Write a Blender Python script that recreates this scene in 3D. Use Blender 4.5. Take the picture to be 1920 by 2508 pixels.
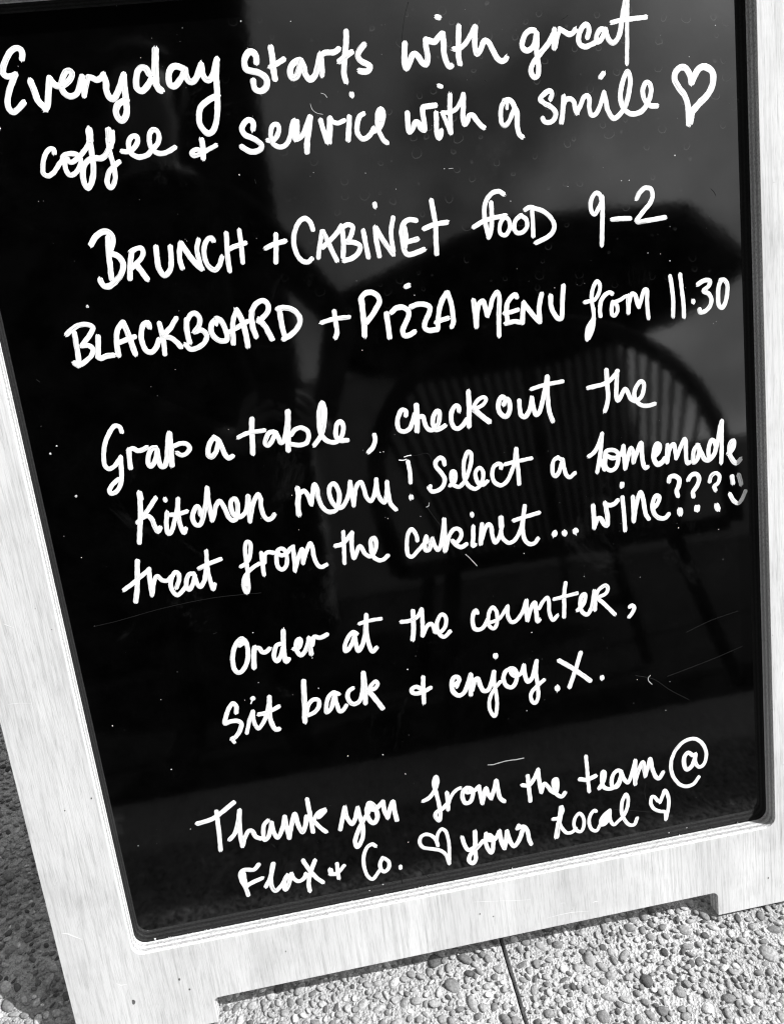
import bpy, bmesh, math, random
import numpy as np
from mathutils import Matrix, Vector
R = math.radians
scene = bpy.context.scene
for o in list(bpy.data.objects): bpy.data.objects.remove(o)
col = scene.collection
rng = random.Random(11)
nrg = np.random.default_rng(7)

# ------------------------------------------------------------------ camera
CAM_M = [[0.983825, -0.147144, 0.102162], [-0.158655, -0.450964, 0.878328], [-0.08317, -0.880329, -0.467015]]
cam_data = bpy.data.cameras.new('camera'); cam = bpy.data.objects.new('camera', cam_data); col.objects.link(cam)
m3 = Matrix(((CAM_M[0][0], -CAM_M[0][1], -CAM_M[0][2]), (CAM_M[1][0], -CAM_M[1][1], -CAM_M[1][2]), (CAM_M[2][0], -CAM_M[2][1], -CAM_M[2][2])))
cam.matrix_world = Matrix.Translation(Vector([-0.10426, -0.51282, 0.8407])) @ m3.to_4x4()
cam_data.sensor_fit = 'VERTICAL'; cam_data.sensor_height = 24.0; cam_data.lens = 24.0*1877.35/2508
cam_data.clip_start = 0.01; cam_data.clip_end = 500
scene.camera = cam

# ------------------------------------------------------------------ sky, sun, exposure (black-and-white photograph: neutral light)
SUN = Vector((0.6171, -0.2708, 0.7389)).normalized()
world = bpy.data.worlds.new('World'); scene.world = world; world.use_nodes = True
nt = world.node_tree; nt.nodes.clear()
def wn(t): return nt.nodes.new(t)
sky = wn('ShaderNodeTexSky'); sky.sky_type = 'NISHITA'; sky.sun_disc = False
sky.sun_elevation = math.asin(SUN.z); sky.sun_rotation = math.atan2(SUN.x, SUN.y); sky.dust_density = 2.0
bw = wn('ShaderNodeRGBToBW'); nt.links.new(sky.outputs[0], bw.inputs[0])
tc = wn('ShaderNodeTexCoord'); cl = wn('ShaderNodeTexNoise'); cl.inputs['Scale'].default_value = 4.2; cl.inputs['Detail'].default_value = 5; cl.inputs['Roughness'].default_value = .5
nt.links.new(tc.outputs['Generated'], cl.inputs['Vector'])
mr = wn('ShaderNodeMapRange'); mr.inputs['From Min'].default_value = .35; mr.inputs['From Max'].default_value = .68; mr.inputs['To Min'].default_value = .45; mr.inputs['To Max'].default_value = 2.0
nt.links.new(cl.outputs['Fac'], mr.inputs['Value'])
mu = wn('ShaderNodeMath'); mu.operation = 'MULTIPLY'; nt.links.new(bw.outputs[0], mu.inputs[0]); nt.links.new(mr.outputs[0], mu.inputs[1])
# added brightening of the sky where the panel mirrors it, weaker elsewhere
nv = wn('ShaderNodeVectorMath'); nv.operation = 'NORMALIZE'; nt.links.new(tc.outputs['Generated'], nv.inputs[0])
dt = wn('ShaderNodeVectorMath'); dt.operation = 'DOT_PRODUCT'; dt.inputs[1].default_value = Vector((.55, -.74, .40)).normalized(); nt.links.new(nv.outputs[0], dt.inputs[0])
bk = wn('ShaderNodeMapRange'); bk.interpolation_type = 'SMOOTHSTEP'; bk.inputs['From Min'].default_value = .80; bk.inputs['From Max'].default_value = .99; bk.inputs['To Min'].default_value = 1.25; bk.inputs['To Max'].default_value = 1.75
nt.links.new(dt.outputs['Value'], bk.inputs['Value'])
mu2 = wn('ShaderNodeMath'); mu2.operation = 'MULTIPLY'; nt.links.new(mu.outputs[0], mu2.inputs[0]); nt.links.new(bk.outputs[0], mu2.inputs[1])
bg = wn('ShaderNodeBackground'); bg.inputs['Strength'].default_value = 0.13; nt.links.new(mu2.outputs[0], bg.inputs[0])
wo = wn('ShaderNodeOutputWorld'); nt.links.new(bg.outputs[0], wo.inputs[0])
sd = bpy.data.lights.new('sun', 'SUN'); sd.energy = 5.0; sd.angle = R(.5); sd.color = (1, 1, 1)
so = bpy.data.objects.new('sun', sd); col.objects.link(so); so.location = SUN*20; so.rotation_euler = SUN.to_track_quat('Z', 'Y').to_euler()
scene.cycles.filter_width = 1.15
vs = scene.view_settings; vs.view_transform = 'Standard'; vs.look = 'None'; vs.gamma = 1; vs.use_curve_mapping = False; vs.exposure = 0.42

# ------------------------------------------------------------------ helpers
def mat(name):
    m = bpy.data.materials.new(name); m.use_nodes = True
    n = m.node_tree; b = n.nodes['Principled BSDF']
    return m, n, b, (lambda t, **k: _node(n, t, k)), (lambda a, c: n.links.new(a, c))
def _node(n, t, k):
    x = n.nodes.new(t)
    for a, v in k.items():
        if hasattr(x, a): setattr(x, a, v)
        else: x.inputs[a.replace('_', ' ')].default_value = v
    return x
def grey(v): return (v, v, v, 1)
def ramp(N, stops):
    r = N('ShaderNodeValToRGB'); e = r.color_ramp.elements
    while len(e) < len(stops): e.new(.5)
    for el, (p, v) in zip(e, stops): el.position = p; el.color = grey(v)
    return r
def plain(name, v, rough=.6, noise=.25, scale=40, bump=0.0):
    m, n, b, N, L = mat(name)
    t = N('ShaderNodeTexCoord'); x = N('ShaderNodeTexNoise', Scale=scale, Detail=5.0); L(t.outputs['Object'], x.inputs['Vector'])
    r = ramp(N, [(.25, v*(1-noise)), (.75, v*(1+noise))]); L(x.outputs['Fac'], r.inputs[0]); L(r.outputs[0], b.inputs['Base Color'])
    b.inputs['Roughness'].default_value = rough
    if bump:
        bp = N('ShaderNodeBump', Strength=bump, Distance=.002); L(x.outputs['Fac'], bp.inputs['Height']); L(bp.outputs[0], b.inputs['Normal'])
    return m
def link(name, me, mats, parent=None, smooth=False):
    for m in (mats if isinstance(mats, (list, tuple)) else [mats]): me.materials.append(m)
    o = bpy.data.objects.new(name, me); col.objects.link(o)
    if parent: o.parent = parent
    if smooth: me.polygons.foreach_set('use_smooth', [True]*len(me.polygons))
    return o
def from_bm(name, bm, mats, parent=None, smooth=False):
    me = bpy.data.meshes.new(name); bmesh.ops.recalc_face_normals(bm, faces=bm.faces); bm.to_mesh(me); bm.free()
    return link(name, me, mats, parent, smooth)
def from_np(name, V, F, mats, parent=None, smooth=False):
    me = bpy.data.meshes.new(name); V = np.asarray(V, np.float32); F = np.asarray(F, np.int32)
    k = F.shape[1]; me.vertices.add(len(V)); me.vertices.foreach_set('co', V.ravel())
    me.loops.add(F.size); me.loops.foreach_set('vertex_index', F.ravel())
    me.polygons.add(len(F)); me.polygons.foreach_set('loop_start', np.arange(0, F.size, k, dtype=np.int32)); me.update(calc_edges=True)
    return link(name, me, mats, parent, smooth)
def thing(name, label, cat, loc=(0, 0, 0), rotz=0, group=None):
    o = bpy.data.objects.new(name, None); o.empty_display_size = .1; col.objects.link(o); o.location = loc; o.rotation_euler = (0, 0, rotz)
    return tag(o, label, cat, group)
def tag(o, label, cat, group=None):
    o['label'] = label; o['category'] = cat
    if group: o['group'] = group
    return o
def box(bm, x0, x1, y0, y1, z0, z1):
    v = [bm.verts.new((x, y, z)) for x in (x0, x1) for y in (y0, y1) for z in (z0, z1)]
    for f in ((0, 1, 3, 2), (4, 6, 7, 5), (0, 4, 5, 1), (2, 3, 7, 6), (0, 2, 6, 4), (1, 5, 7, 3)): bm.faces.new([v[i] for i in f])
def tube(bm, pts, r, seg=10, closed=False):
    pts = [Vector(p) for p in pts]; rs = r if isinstance(r, (list, tuple)) else [r]*len(pts); rings = []
    up = Vector((.03, .05, 1)).normalized(); n = len(pts); side = None
    for i, p in enumerate(pts):
        a = pts[(i-1) % n] if (closed or i) else p; c = pts[(i+1) % n] if (closed or i < n-1) else p
        d = (c-a).normalized()
        if side is None:
            side = d.cross(up)
            if side.length < .2: side = d.cross(Vector((1, 0, 0)))
        side = (side - d*side.dot(d)).normalized(); o = d.cross(side)
        rings.append([bm.verts.new(p + (side*math.cos(t)+o*math.sin(t))*rs[i]) for t in [2*math.pi*k/seg for k in range(seg)]])
    for i in range(n if closed else n-1):
        A, B = rings[i], rings[(i+1) % n]
        for k in range(seg): bm.faces.new((A[k], A[(k+1) % seg], B[(k+1) % seg], B[k]))
    if not closed: bm.faces.new(rings[0]); bm.faces.new(rings[-1])

# ------------------------------------------------------------------ measures of the sign (metres); board axes X right, Y up the board, Z out of its face
LEAN = R(16)
T, H, BL, YN, YF, XNL, XNR = [0.01695, 0.87877, 0.07015, 0.06851, 0.0983, 0.06956, 0.62987]
W = .7007; HALF = W/2
DEPTH = 2*(math.sin(LEAN)*(YF+H+BL) + .004)         # distance between the feet of the two leaves
def BX(x): return x - HALF                             # opening coordinates -> board coordinates (origin at the foot, middle of the board)
def BY(y): return y + YF

# ------------------------------------------------------------------ ground
def hash_noise(P, freq, seed, oct=3):
    out = np.zeros(len(P)); amp = 1.0; r = np.random.default_rng(seed)
    for o in range(oct):
        for k in range(5):
            a = r.uniform(0, 2*math.pi); q = r.uniform(.7, 1.3)*freq
            out += amp*np.sin((P[:, 0]*math.cos(a)+P[:, 1]*math.sin(a))*q + r.uniform(0, 6.28) + 1.3*np.sin((P[:, 1]*math.cos(a)-P[:, 0]*math.sin(a))*q*.8+r.uniform(0, 6.28)))/5
        amp *= .55; freq *= 2.1
    return out
# pavement cement
m_cem, n, b, N, L = mat('cement')
t = N('ShaderNodeTexCoord')
n1 = N('ShaderNodeTexNoise', Scale=260.0, Detail=6.0, Roughness=.7); n2 = N('ShaderNodeTexNoise', Scale=7.0, Detail=4.0); vo = N('ShaderNodeTexVoronoi', Scale=330.0)
for x in (n1, n2, vo): L(t.outputs['Object'], x.inputs['Vector'])
r1 = ramp(N, [(.30, .08), (.46, .42), (.75, .60)]); L(n1.outputs['Fac'], r1.inputs[0])
r2 = ramp(N, [(.3, .70), (.7, 1.10)]); L(n2.outputs['Fac'], r2.inputs[0])
mx = N('ShaderNodeMix', data_type='RGBA', blend_type='MULTIPLY'); mx.inputs[0].default_value = 1; L(r1.outputs[0], mx.inputs[6]); L(r2.outputs[0], mx.inputs[7])
L(mx.outputs[2], b.inputs['Base Color']); b.inputs['Roughness'].default_value = .9
ad = N('ShaderNodeMath', operation='ADD'); L(n1.outputs['Fac'], ad.inputs[0]); L(vo.outputs['Distance'], ad.inputs[1])
bp = N('ShaderNodeBump', Strength=1.0, Distance=.0026); L(ad.outputs[0], bp.inputs['Height']); L(bp.outputs[0], b.inputs['Normal'])
JX = .0346                                               # saw-cut joint, at right angles to the sign
xs = np.unique(np.concatenate([np.arange(-1.02, .82, .0045), JX + np.array([-.0036, -.0024, -.0017, .0, .0017, .0024, .0036])]))
ys = np.arange(-.62, .80, .0045)
GX, GY = np.meshgrid(xs, ys, indexing='ij'); P = np.stack([GX.ravel(), GY.ravel()], 1)
fade = np.clip(np.minimum.reduce([P[:, 0]+1.02, xs[-1]-P[:, 0], P[:, 1]+.62, ys[-1]-P[:, 1]])/.08, 0, 1)
Zg = (hash_noise(P, 160, 3, 3)*.0011 + hash_noise(P, 22, 5, 2)*.0007 - .0018)*fade
wob = hash_noise(np.stack([P[:, 1]*0, P[:, 1]], 1), 60, 9, 3)*.0009
jd = np.abs(P[:, 0]-JX-wob); Zg -= np.clip((.0021-jd)/.0010, 0, 1)*.011
nx, ny = len(xs), len(ys); idx = np.arange(nx*ny).reshape(nx, ny)
Fg = np.stack([idx[:-1, :-1], idx[1:, :-1], idx[1:, 1:], idx[:-1, 1:]], -1).reshape(-1, 4)
V = np.column_stack([P, Zg]); x0, x1, y0, y1 = -1.02, xs[-1], -.62, ys[-1]
ex = np.array([(-5, -.95, 0), (5, -.95, 0), (5, 5, 0), (-5, 5, 0), (x0, y0, 0), (x1, y0, 0), (x1, y1, 0), (x0, y1, 0)]); k = len(V)
V = np.vstack([V, ex]); Fg = np.vstack([Fg, [[k, k+1, k+5, k+4], [k+1, k+2, k+6, k+5], [k+2, k+3, k+7, k+6], [k+3, k, k+4, k+7]]])
# the rest of the paving, farther from the sign: the same exposed aggregate
m_agg, n, b, N, L = mat('exposed_aggregate')
t = N('ShaderNodeTexCoord'); wn_ = N('ShaderNodeTexNoise', Scale=90.0, Detail=2.0); L(t.outputs['Object'], wn_.inputs['Vector'])
wm = N('ShaderNodeMix', data_type='VECTOR'); wm.inputs[0].default_value = .006; L(t.outputs['Object'], wm.inputs[4]); L(wn_.outputs['Color'], wm.inputs[5])
v1 = N('ShaderNodeTexVoronoi', Scale=115.0); L(wm.outputs[1], v1.inputs['Vector']); v2 = N('ShaderNodeTexVoronoi', Scale=240.0); L(wm.outputs[1], v2.inputs['Vector'])
cs = N('ShaderNodeSeparateColor'); L(v1.outputs['Color'], cs.inputs[0]); tn_ = ramp(N, [(.0, .09), (.45, .24), (.8, .36), (1.0, .52)]); L(cs.outputs[0], tn_.inputs[0])
rad_n = N('ShaderNodeMath', operation='MULTIPLY_ADD'); rad_n.inputs[1].default_value = .26; rad_n.inputs[2].default_value = .20; L(cs.outputs[1], rad_n.inputs[0])
ins = N('ShaderNodeMath', operation='LESS_THAN'); L(v1.outputs['Distance'], ins.inputs[0]); L(rad_n.outputs[0], ins.inputs[1])
cs2 = N('ShaderNodeSeparateColor'); L(v2.outputs['Color'], cs2.inputs[0]); tn2 = ramp(N, [(.0, .12), (.5, .42), (1.0, .58)]); L(cs2.outputs[0], tn2.inputs[0])
mxa = N('ShaderNodeMix', data_type='RGBA'); L(ins.outputs[0], mxa.inputs[0]); L(tn2.outputs[0], mxa.inputs[6]); L(tn_.outputs[0], mxa.inputs[7]); L(mxa.outputs[2], b.inputs['Base Color'])
hh = N('ShaderNodeMapRange', From_Min=0.0, From_Max=.6, To_Min=1.0, To_Max=0.0); L(v1.outputs['Distance'], hh.inputs['Value'])
bp = N('ShaderNodeBump', Strength=.9, Distance=.004); L(hh.outputs[0], bp.inputs['Height']); L(bp.outputs[0], b.inputs['Normal']); b.inputs['Roughness'].default_value = .85
pav = from_np('pavement', V, Fg, [m_cem, m_agg], smooth=True)
for p in list(pav.data.polygons)[-4:]: p.material_index = 1; pav['kind'] = 'structure'
m_shade_ground = plain('shade_dark_ground', .012, .9, .3, 60, .3)  # near-black colour stands in for shade on the ground behind the camera
bm = bmesh.new(); vv = [bm.verts.new(p) for p in ((-150, -150, -.012), (150, -150, -.012), (150, 150, -.012), (-150, 150, -.012))]; bm.faces.new(vv)
gr = from_bm('ground', bm, m_shade_ground); gr['kind'] = 'structure'

# exposed stones, embedded in the cement
ico = bmesh.new(); bmesh.ops.create_icosphere(ico, subdivisions=2, radius=1); ico.verts.ensure_lookup_table()
IV = np.array([v.co[:] for v in ico.verts]); IF = np.array([[v.index for v in f.verts] for f in ico.faces]); ico.free()
CELL = .011; gridh = {}; stones = []
def dense(x, y):                                        # where the photograph looks closely
    return -1.0 < x < .80 and -.60 < y < .78
sizes = np.concatenate([nrg.uniform(.0072, .0098, 210), nrg.uniform(.0048, .0072, 2600), nrg.uniform(.0031, .0050, 15500), nrg.uniform(.0016, .0034, 42000)])
for r in sizes:
    for tr in range(3 if r > .003 else 2):
        x = rng.uniform(-1.0, .80); y = rng.uniform(-.60, .78)
        if abs(x-JX) < r*.8+.003: continue
        cx, cy = int(x/CELL+500), int(y/CELL+500); ok = True
        for i in range(cx-2, cx+3):
            for j in range(cy-2, cy+3):
                for (qx, qy, qr) in gridh.get((i, j), ()):
                    if (qx-x)**2+(qy-y)**2 < ((qr+r)*.90)**2: ok = False; break
                if not ok: break
            if not ok: break
        if ok:
            gridh.setdefault((cx, cy), []).append((x, y, r)); stones.append((x, y, r)); break
S = np.array(stones); ns = len(S)
ang = nrg.uniform(0, 6.283, ns); asp = nrg.uniform(.52, .98, ns); hz = nrg.uniform(.34, .52, ns)
pv = np.repeat(IV[None], ns, 0)
for q in range(3):
    d = nrg.normal(size=(ns, 3)); d /= np.linalg.norm(d, axis=1)[:, None]; ph = nrg.uniform(0, 6.28, ns)
    s = np.sin(np.einsum('nvk,nk->nv', np.repeat(IV[None], ns, 0), d)*(1.6+q*.9)+ph[:, None]); pv = pv*(1+.13*s[:, :, None])
px = pv[:, :, 0]*S[:, 2:3]*1.08; py = pv[:, :, 1]*(S[:, 2]*asp)[:, None]; pz = pv[:, :, 2]*(S[:, 2]*hz)[:, None]
tx, ty = nrg.normal(0, .16, ns), nrg.normal(0, .16, ns)
pz = pz + px*tx[:, None] + py*ty[:, None]
ca, sa = np.cos(ang)[:, None], np.sin(ang)[:, None]
X = px*ca-py*sa+S[:, 0:1]; Y = px*sa+py*ca+S[:, 1:2]; Z = pz + (-(S[:, 2]*hz)*nrg.uniform(.30, .75, ns) + .0002)[:, None]
VV = np.stack([X, Y, Z], -1).reshape(-1, 3); FF = (IF[None]+(np.arange(ns)*len(IV))[:, None, None]).reshape(-1, 3)
tone = np.clip(nrg.choice([.08, .16, .24, .32, .42, .55], ns, p=[.09, .22, .28, .23, .13, .05])*nrg.uniform(.82, 1.2, ns), .05, .8)
m_st, n, b, N, L = mat('river_stone')
at = N('ShaderNodeAttribute', attribute_name='tone'); t = N('ShaderNodeTexCoord'); n1 = N('ShaderNodeTexNoise', Scale=420.0, Detail=5.0); L(t.outputs['Object'], n1.inputs['Vector'])
r1 = ramp(N, [(.3, .60), (.7, 1.25)]); L(n1.outputs['Fac'], r1.inputs[0])
mx = N('ShaderNodeMix', data_type='RGBA', blend_type='MULTIPLY'); mx.inputs[0].default_value = 1; L(at.outputs['Color'], mx.inputs[6]); L(r1.outputs[0], mx.inputs[7]); L(mx.outputs[2], b.inputs['Base Color'])
b.inputs['Roughness'].default_value = .8
bp = N('ShaderNodeBump', Strength=.8, Distance=.0008); L(n1.outputs['Fac'], bp.inputs['Height']); L(bp.outputs[0], b.inputs['Normal'])
st = from_np('pavement_stones', VV, FF, m_st, smooth=True); st['kind'] = 'stuff'
st['label'] = 'rounded river stones set in the exposed aggregate pavement'; st['category'] = 'stones'
ca_ = st.data.attributes.new('tone', 'FLOAT_COLOR', 'POINT'); tt = np.repeat(tone, len(IV)); ca_.data.foreach_set('color', np.column_stack([tt, tt, tt, np.ones_like(tt)]).astype(np.float32).ravel())

# ------------------------------------------------------------------ the sign
sign = thing('sandwich_board', 'plywood framed sandwich board with white handwriting on its glossy black panel', 'sign')
# plywood face
m_ply, n, b, N, L = mat('plywood_face')
t = N('ShaderNodeTexCoord')
def mapped(sc): 
    q = N('ShaderNodeMapping'); q.inputs['Scale'].default_value = sc; L(t.outputs['Object'], q.inputs['Vector']); return q.outputs[0]
g1 = N('ShaderNodeTexNoise', Scale=1.0, Detail=4.0, Roughness=.65); L(mapped((900, 60, 100)), g1.inputs['Vector'])
g2 = N('ShaderNodeTexNoise', Scale=1.0, Detail=3.0); L(mapped((38, 3.0, 10)), g2.inputs['Vector'])
g3 = N('ShaderNodeTexNoise', Scale=1.0, Detail=2.0, Distortion=1.2); L(mapped((9, 1.6, 3)), g3.inputs['Vector'])
g4 = N('ShaderNodeTexNoise', Scale=1.0, Detail=4.0); L(mapped((330, 16, 60)), g4.inputs['Vector'])
r1 = ramp(N, [(.32, .78), (.45, .96), (.60, 1.0)]); L(g1.outputs['Fac'], r1.inputs[0])
r2 = ramp(N, [(.25, .92), (.7, 1.03)]); L(g2.outputs['Fac'], r2.inputs[0])
r3 = ramp(N, [(.3, .86), (.7, 1.04)]); L(g3.outputs['Fac'], r3.inputs[0])
r4 = ramp(N, [(.36, .86), (.5, 1.0)]); L(g4.outputs['Fac'], r4.inputs[0])
def mul(a, c):
    q = N('ShaderNodeMix', data_type='RGBA', blend_type='MULTIPLY'); q.inputs[0].default_value = 1; L(a, q.inputs[6]); L(c, q.inputs[7]); return q.outputs[2]
g5 = N('ShaderNodeTexNoise', Scale=1.0, Detail=3.0, Roughness=.6, Distortion=.25); L(mapped((560, 5.5, 40)), g5.inputs['Vector'])
g6 = N('ShaderNodeTexNoise', Scale=1.0, Detail=2.0, Distortion=.8); L(mapped((16, 2.2, 5)), g6.inputs['Vector'])
r6 = ramp(N, [(.44, .0), (.62, 1.0)]); L(g6.outputs['Fac'], r6.inputs[0])
r5_ = ramp(N, [(.34, .78), (.46, 1.0)]); L(g5.outputs['Fac'], r5_.inputs[0])
fig = N('ShaderNodeMix', data_type='RGBA'); fig.inputs[6].default_value = grey(1.0); L(r6.outputs[0], fig.inputs[0]); L(r5_.outputs[0], fig.inputs[7])
st_ = N('ShaderNodeTexNoise', Scale=13.0, Detail=6.0, Roughness=.65); L(t.outputs['Object'], st_.inputs['Vector'])
rst = ramp(N, [(.28, .86), (.48, 1.0), (.72, 1.05)]); L(st_.outputs['Fac'], rst.inputs[0])
base = N('ShaderNodeRGB'); base.outputs[0].default_value = grey(.635)
c_ = mul(mul(mul(mul(mul(mul(base.outputs[0], r1.outputs[0]), r2.outputs[0]), r3.outputs[0]), r4.outputs[0]), fig.outputs[2]), rst.outputs[0])
vs_ = N('ShaderNodeTexVoronoi', Scale=38.0); L(t.outputs['Object'], vs_.inputs['Vector'])
rs_ = ramp(N, [(.012, .25), (.028, 1.0)]); L(vs_.outputs['Distance'], rs_.inputs[0])
L(mul(c_, rs_.outputs[0]), b.inputs['Base Color']); b.inputs['Roughness'].default_value = .55
bp = N('ShaderNodeBump', Strength=.25, Distance=.0006); L(g1.outputs['Fac'], bp.inputs['Height']); L(bp.outputs[0], b.inputs['Normal'])
# plywood edge: glued plies seen end on
m_edge, n, b, N, L = mat('plywood_edge')
t = N('ShaderNodeTexCoord'); sp = N('ShaderNodeSeparateXYZ'); L(t.outputs['Object'], sp.inputs[0])
q = N('ShaderNodeMapping'); q.inputs['Scale'].default_value = (420, 420, 900); L(t.outputs['Object'], q.inputs['Vector'])
nn = N('ShaderNodeTexNoise', Scale=1.0, Detail=4.0, Roughness=.7); L(q.outputs[0], nn.inputs['Vector'])
dv = N('ShaderNodeMath', operation='DIVIDE'); dv.inputs[1].default_value = T; L(sp.outputs['Z'], dv.inputs[0])
jit = N('ShaderNodeMath', operation='MULTIPLY_ADD'); jit.inputs[1].default_value = .05; L(nn.outputs['Fac'], jit.inputs[0]); L(dv.outputs[0], jit.inputs[2])
rr = ramp(N, [(.0, .62), (.19, .66), (.22, .42), (.38, .44), (.41, .70), (.57, .68), (.60, .40), (.77, .44), (.80, .70), (1.0, .68)]); rr.color_ramp.interpolation = 'LINEAR'; L(jit.outputs[0], rr.inputs[0])
r5 = ramp(N, [(.33, .38), (.56, 1.05)]); L(nn.outputs['Fac'], r5.inputs[0])
q = N('ShaderNodeMix', data_type='RGBA', blend_type='MULTIPLY'); q.inputs[0].default_value = 1; L(rr.outputs[0], q.inputs[6]); L(r5.outputs[0], q.inputs[7]); L(q.outputs[2], b.inputs['Base Color'])
b.inputs['Roughness'].default_value = .8
bp = N('ShaderNodeBump', Strength=.6, Distance=.001); L(nn.outputs['Fac'], bp.inputs['Height']); L(bp.outputs[0], b.inputs['Normal'])

def arc(cx, cy, r, a0, a1, k=7): return [(cx+r*math.cos(R(a0+(a1-a0)*i/k)), cy+r*math.sin(R(a0+(a1-a0)*i/k))) for i in range(k+1)]
def frame_mesh(name, parent):
    rn = .0062; L_, R_ = BX(-BL), BX(W+BL); top = BY(H+BL); nl, nr, nt_ = BX(XNL), BX(XNR), BY(-YN); ro = .012
    outer = [(L_, 0), (nl, 0)] + arc(nl+rn, nt_-rn, rn, 180, 90) + arc(nr-rn, nt_-rn, rn, 90, 0) + [(nr, 0), (R_, 0)] + arc(R_-.02, top-.02, .02, 0, 90) + arc(L_+.02, top-.02, .02, 90, 180)
    a0, a1, b0, b1 = BX(0), BX(W), BY(0), BY(H)
    inner = arc(a0+ro, b0+ro, ro, 180, 270) + arc(a1-ro, b0+ro, ro, 270, 360) + arc(a1-ro, b1-ro, ro, 0, 90) + arc(a0+ro, b1-ro, ro, 90, 180)
    bm = bmesh.new(); loops = {}
    ch = .0007
    for z in (0, T):
        es = []
        for nm, pl in (('o', outer), ('i', inner)):
            vs_ = [bm.verts.new((x, y, z)) for x, y in pl]; loops[nm, z] = vs_
            es += [bm.edges.new((vs_[i], vs_[(i+1) % len(vs_)])) for i in range(len(vs_))]
        bmesh.ops.triangle_fill(bm, use_beauty=True, use_dissolve=False, edges=es)
    face_count = len(bm.faces)
    for nm in 'oi':
        a, c = loops[nm, 0], loops[nm, T]
        for i in range(len(a)):
            f = bm.faces.new((a[i], a[(i+1) % len(a)], c[(i+1) % len(a)], c[i])); f.material_index = 1; f.smooth = False
    o = from_bm(name, bm, [m_ply, m_edge], parent)
    bv = o.modifiers.new('bevel', 'BEVEL'); bv.width = .0006; bv.segments = 2; bv.limit_method = 'ANGLE'; bv.angle_limit = R(60); bv.harden_normals = False
    return o
TILT = Matrix.Rotation(math.pi/2-LEAN, 4, 'X')
front = frame_mesh('plywood_frame', sign); front.matrix_local = TILT
rear = front.copy(); col.objects.link(rear); rear.parent = sign; rear.matrix_local = Matrix.Translation((0, DEPTH, 0)) @ Matrix.Rotation(math.pi, 4, 'Z') @ TILT

def frame_mark(name, pts, w, m):
    bm = bmesh.new(); P = [Vector((x, y, T+.00025)) for x, y in pts]; prev = None
    for i, p in enumerate(P):
        d = (P[min(i+1, len(P)-1)]-P[max(i-1, 0)]).normalized(); s_ = Vector((-d.y, d.x, 0))*w*(.5 if 0 < i < len(P)-1 else .12)*rng.uniform(.6, 1.3)
        cur = (bm.verts.new(p+s_), bm.verts.new(p-s_))
        if prev: bm.faces.new((prev[0], prev[1], cur[1], cur[0]))
        prev = cur
    return from_bm(name, bm, m, front)
def splinters(parent):
    bm = bmesh.new(); x = BX(.014)
    while x < BX(W-.014):                              # torn fibres left by the router along the lower edge of the opening
        w_ = rng.uniform(.0006, .0022); h_ = abs(rng.gauss(0, .0007))+.0001; y_ = BY(0)
        a = bm.verts.new((x, y_-.0008, .0006)); c = bm.verts.new((x+w_, y_-.0008, .0006)); d = bm.verts.new((x+w_*rng.uniform(.2, .8), y_+h_, rng.uniform(.0004, .0016)))
        a2 = bm.verts.new((x, y_-.0008, .0022)); c2 = bm.verts.new((x+w_, y_-.0008, .0022))
        bm.faces.new((a, c, d)); bm.faces.new((a2, c2, d)); bm.faces.new((a, a2, d)); bm.faces.new((c, c2, d)); x += w_*rng.uniform(.6, 1.6)
    return from_bm('splintered_edge', bm, m_edge, parent)
se = splinters(front); se['kind'] = 'stuff'
m_sc = plain('raw_scratch', .78, .7, .1, 300); m_kn = plain('pin_knot', .10, .8, .4, 300)
for w_, pts in [(0.0011, [(-0.4126, 0.141), (-0.4064, 0.1385), (-0.4016, 0.1345), (-0.3943, 0.129)]), (0.0007, [(0.0259, 0.0774), (0.0441, 0.0732), (0.0657, 0.0698)]), (0.0006, [(0.0813, 0.0426), (0.0967, 0.0436), (0.1106, 0.0435), (0.1314, 0.0402)]), (0.0008, [(-0.397, 0.4671), (-0.3932, 0.4645), (-0.3878, 0.4611)]), (0.001, [(-0.3725, 0.0715), (-0.3683, 0.068), (-0.3621, 0.0679)]), (0.0009, [(0.1345, 0.0504), (0.1378, 0.0507), (0.141, 0.0504)]), (0.0005, [(0.002, 0.0814), (0.013, 0.0794), (0.0308, 0.0758)]), (0.0006, [(0.0987, 0.0576), (0.1024, 0.0573), (0.1042, 0.0563)]), (0.0005, [(-0.4098, 0.3891), (-0.4007, 0.3887), (-0.3882, 0.3863)])]: frame_mark('scratch', pts, w_, m_sc)
for x_, y_, r_ in [(-0.3598, 0.0458, 0.0022), (-0.3104, 0.061, 0.0013), (-0.3025, 0.0465, 0.001), (0.0093, 0.065, 0.0008), (-0.3554, 0.2798, 0.0008), (0.0236, 0.0586, 0.0009), (-0.382, 0.2721, 0.0007), (-0.1993, 0.0679, 0.0008), (0.3403, 0.035, 0.001)]:
    bm = bmesh.new(); vv = [bm.verts.new((x_+r_*math.cos(a_*.7854)*rng.uniform(.6, 1.1), y_+1.5*r_*math.sin(a_*.7854)*rng.uniform(.6, 1.1), T+.0003)) for a_ in range(8)]; bm.faces.new(vv); from_bm('pin_knot', bm, m_kn, front)

# glossy black panel, with dust, dried drops and fine scratches
m_pan, n, b, N, L = mat('glossy_black_panel')
t = N('ShaderNodeTexCoord')
du = N('ShaderNodeTexVoronoi', Scale=150.0); L(t.outputs['Object'], du.inputs['Vector'])
dm = N('ShaderNodeTexNoise', Scale=37.0, Detail=2.0); L(t.outputs['Object'], dm.inputs['Vector'])
th = N('ShaderNodeMapRange', From_Min=.50, From_Max=.85, To_Min=0.0, To_Max=.11); L(dm.outputs['Fac'], th.inputs['Value'])
lt = N('ShaderNodeMath', operation='LESS_THAN'); L(du.outputs['Distance'], lt.inputs[0]); L(th.outputs[0], lt.inputs[1])
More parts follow.
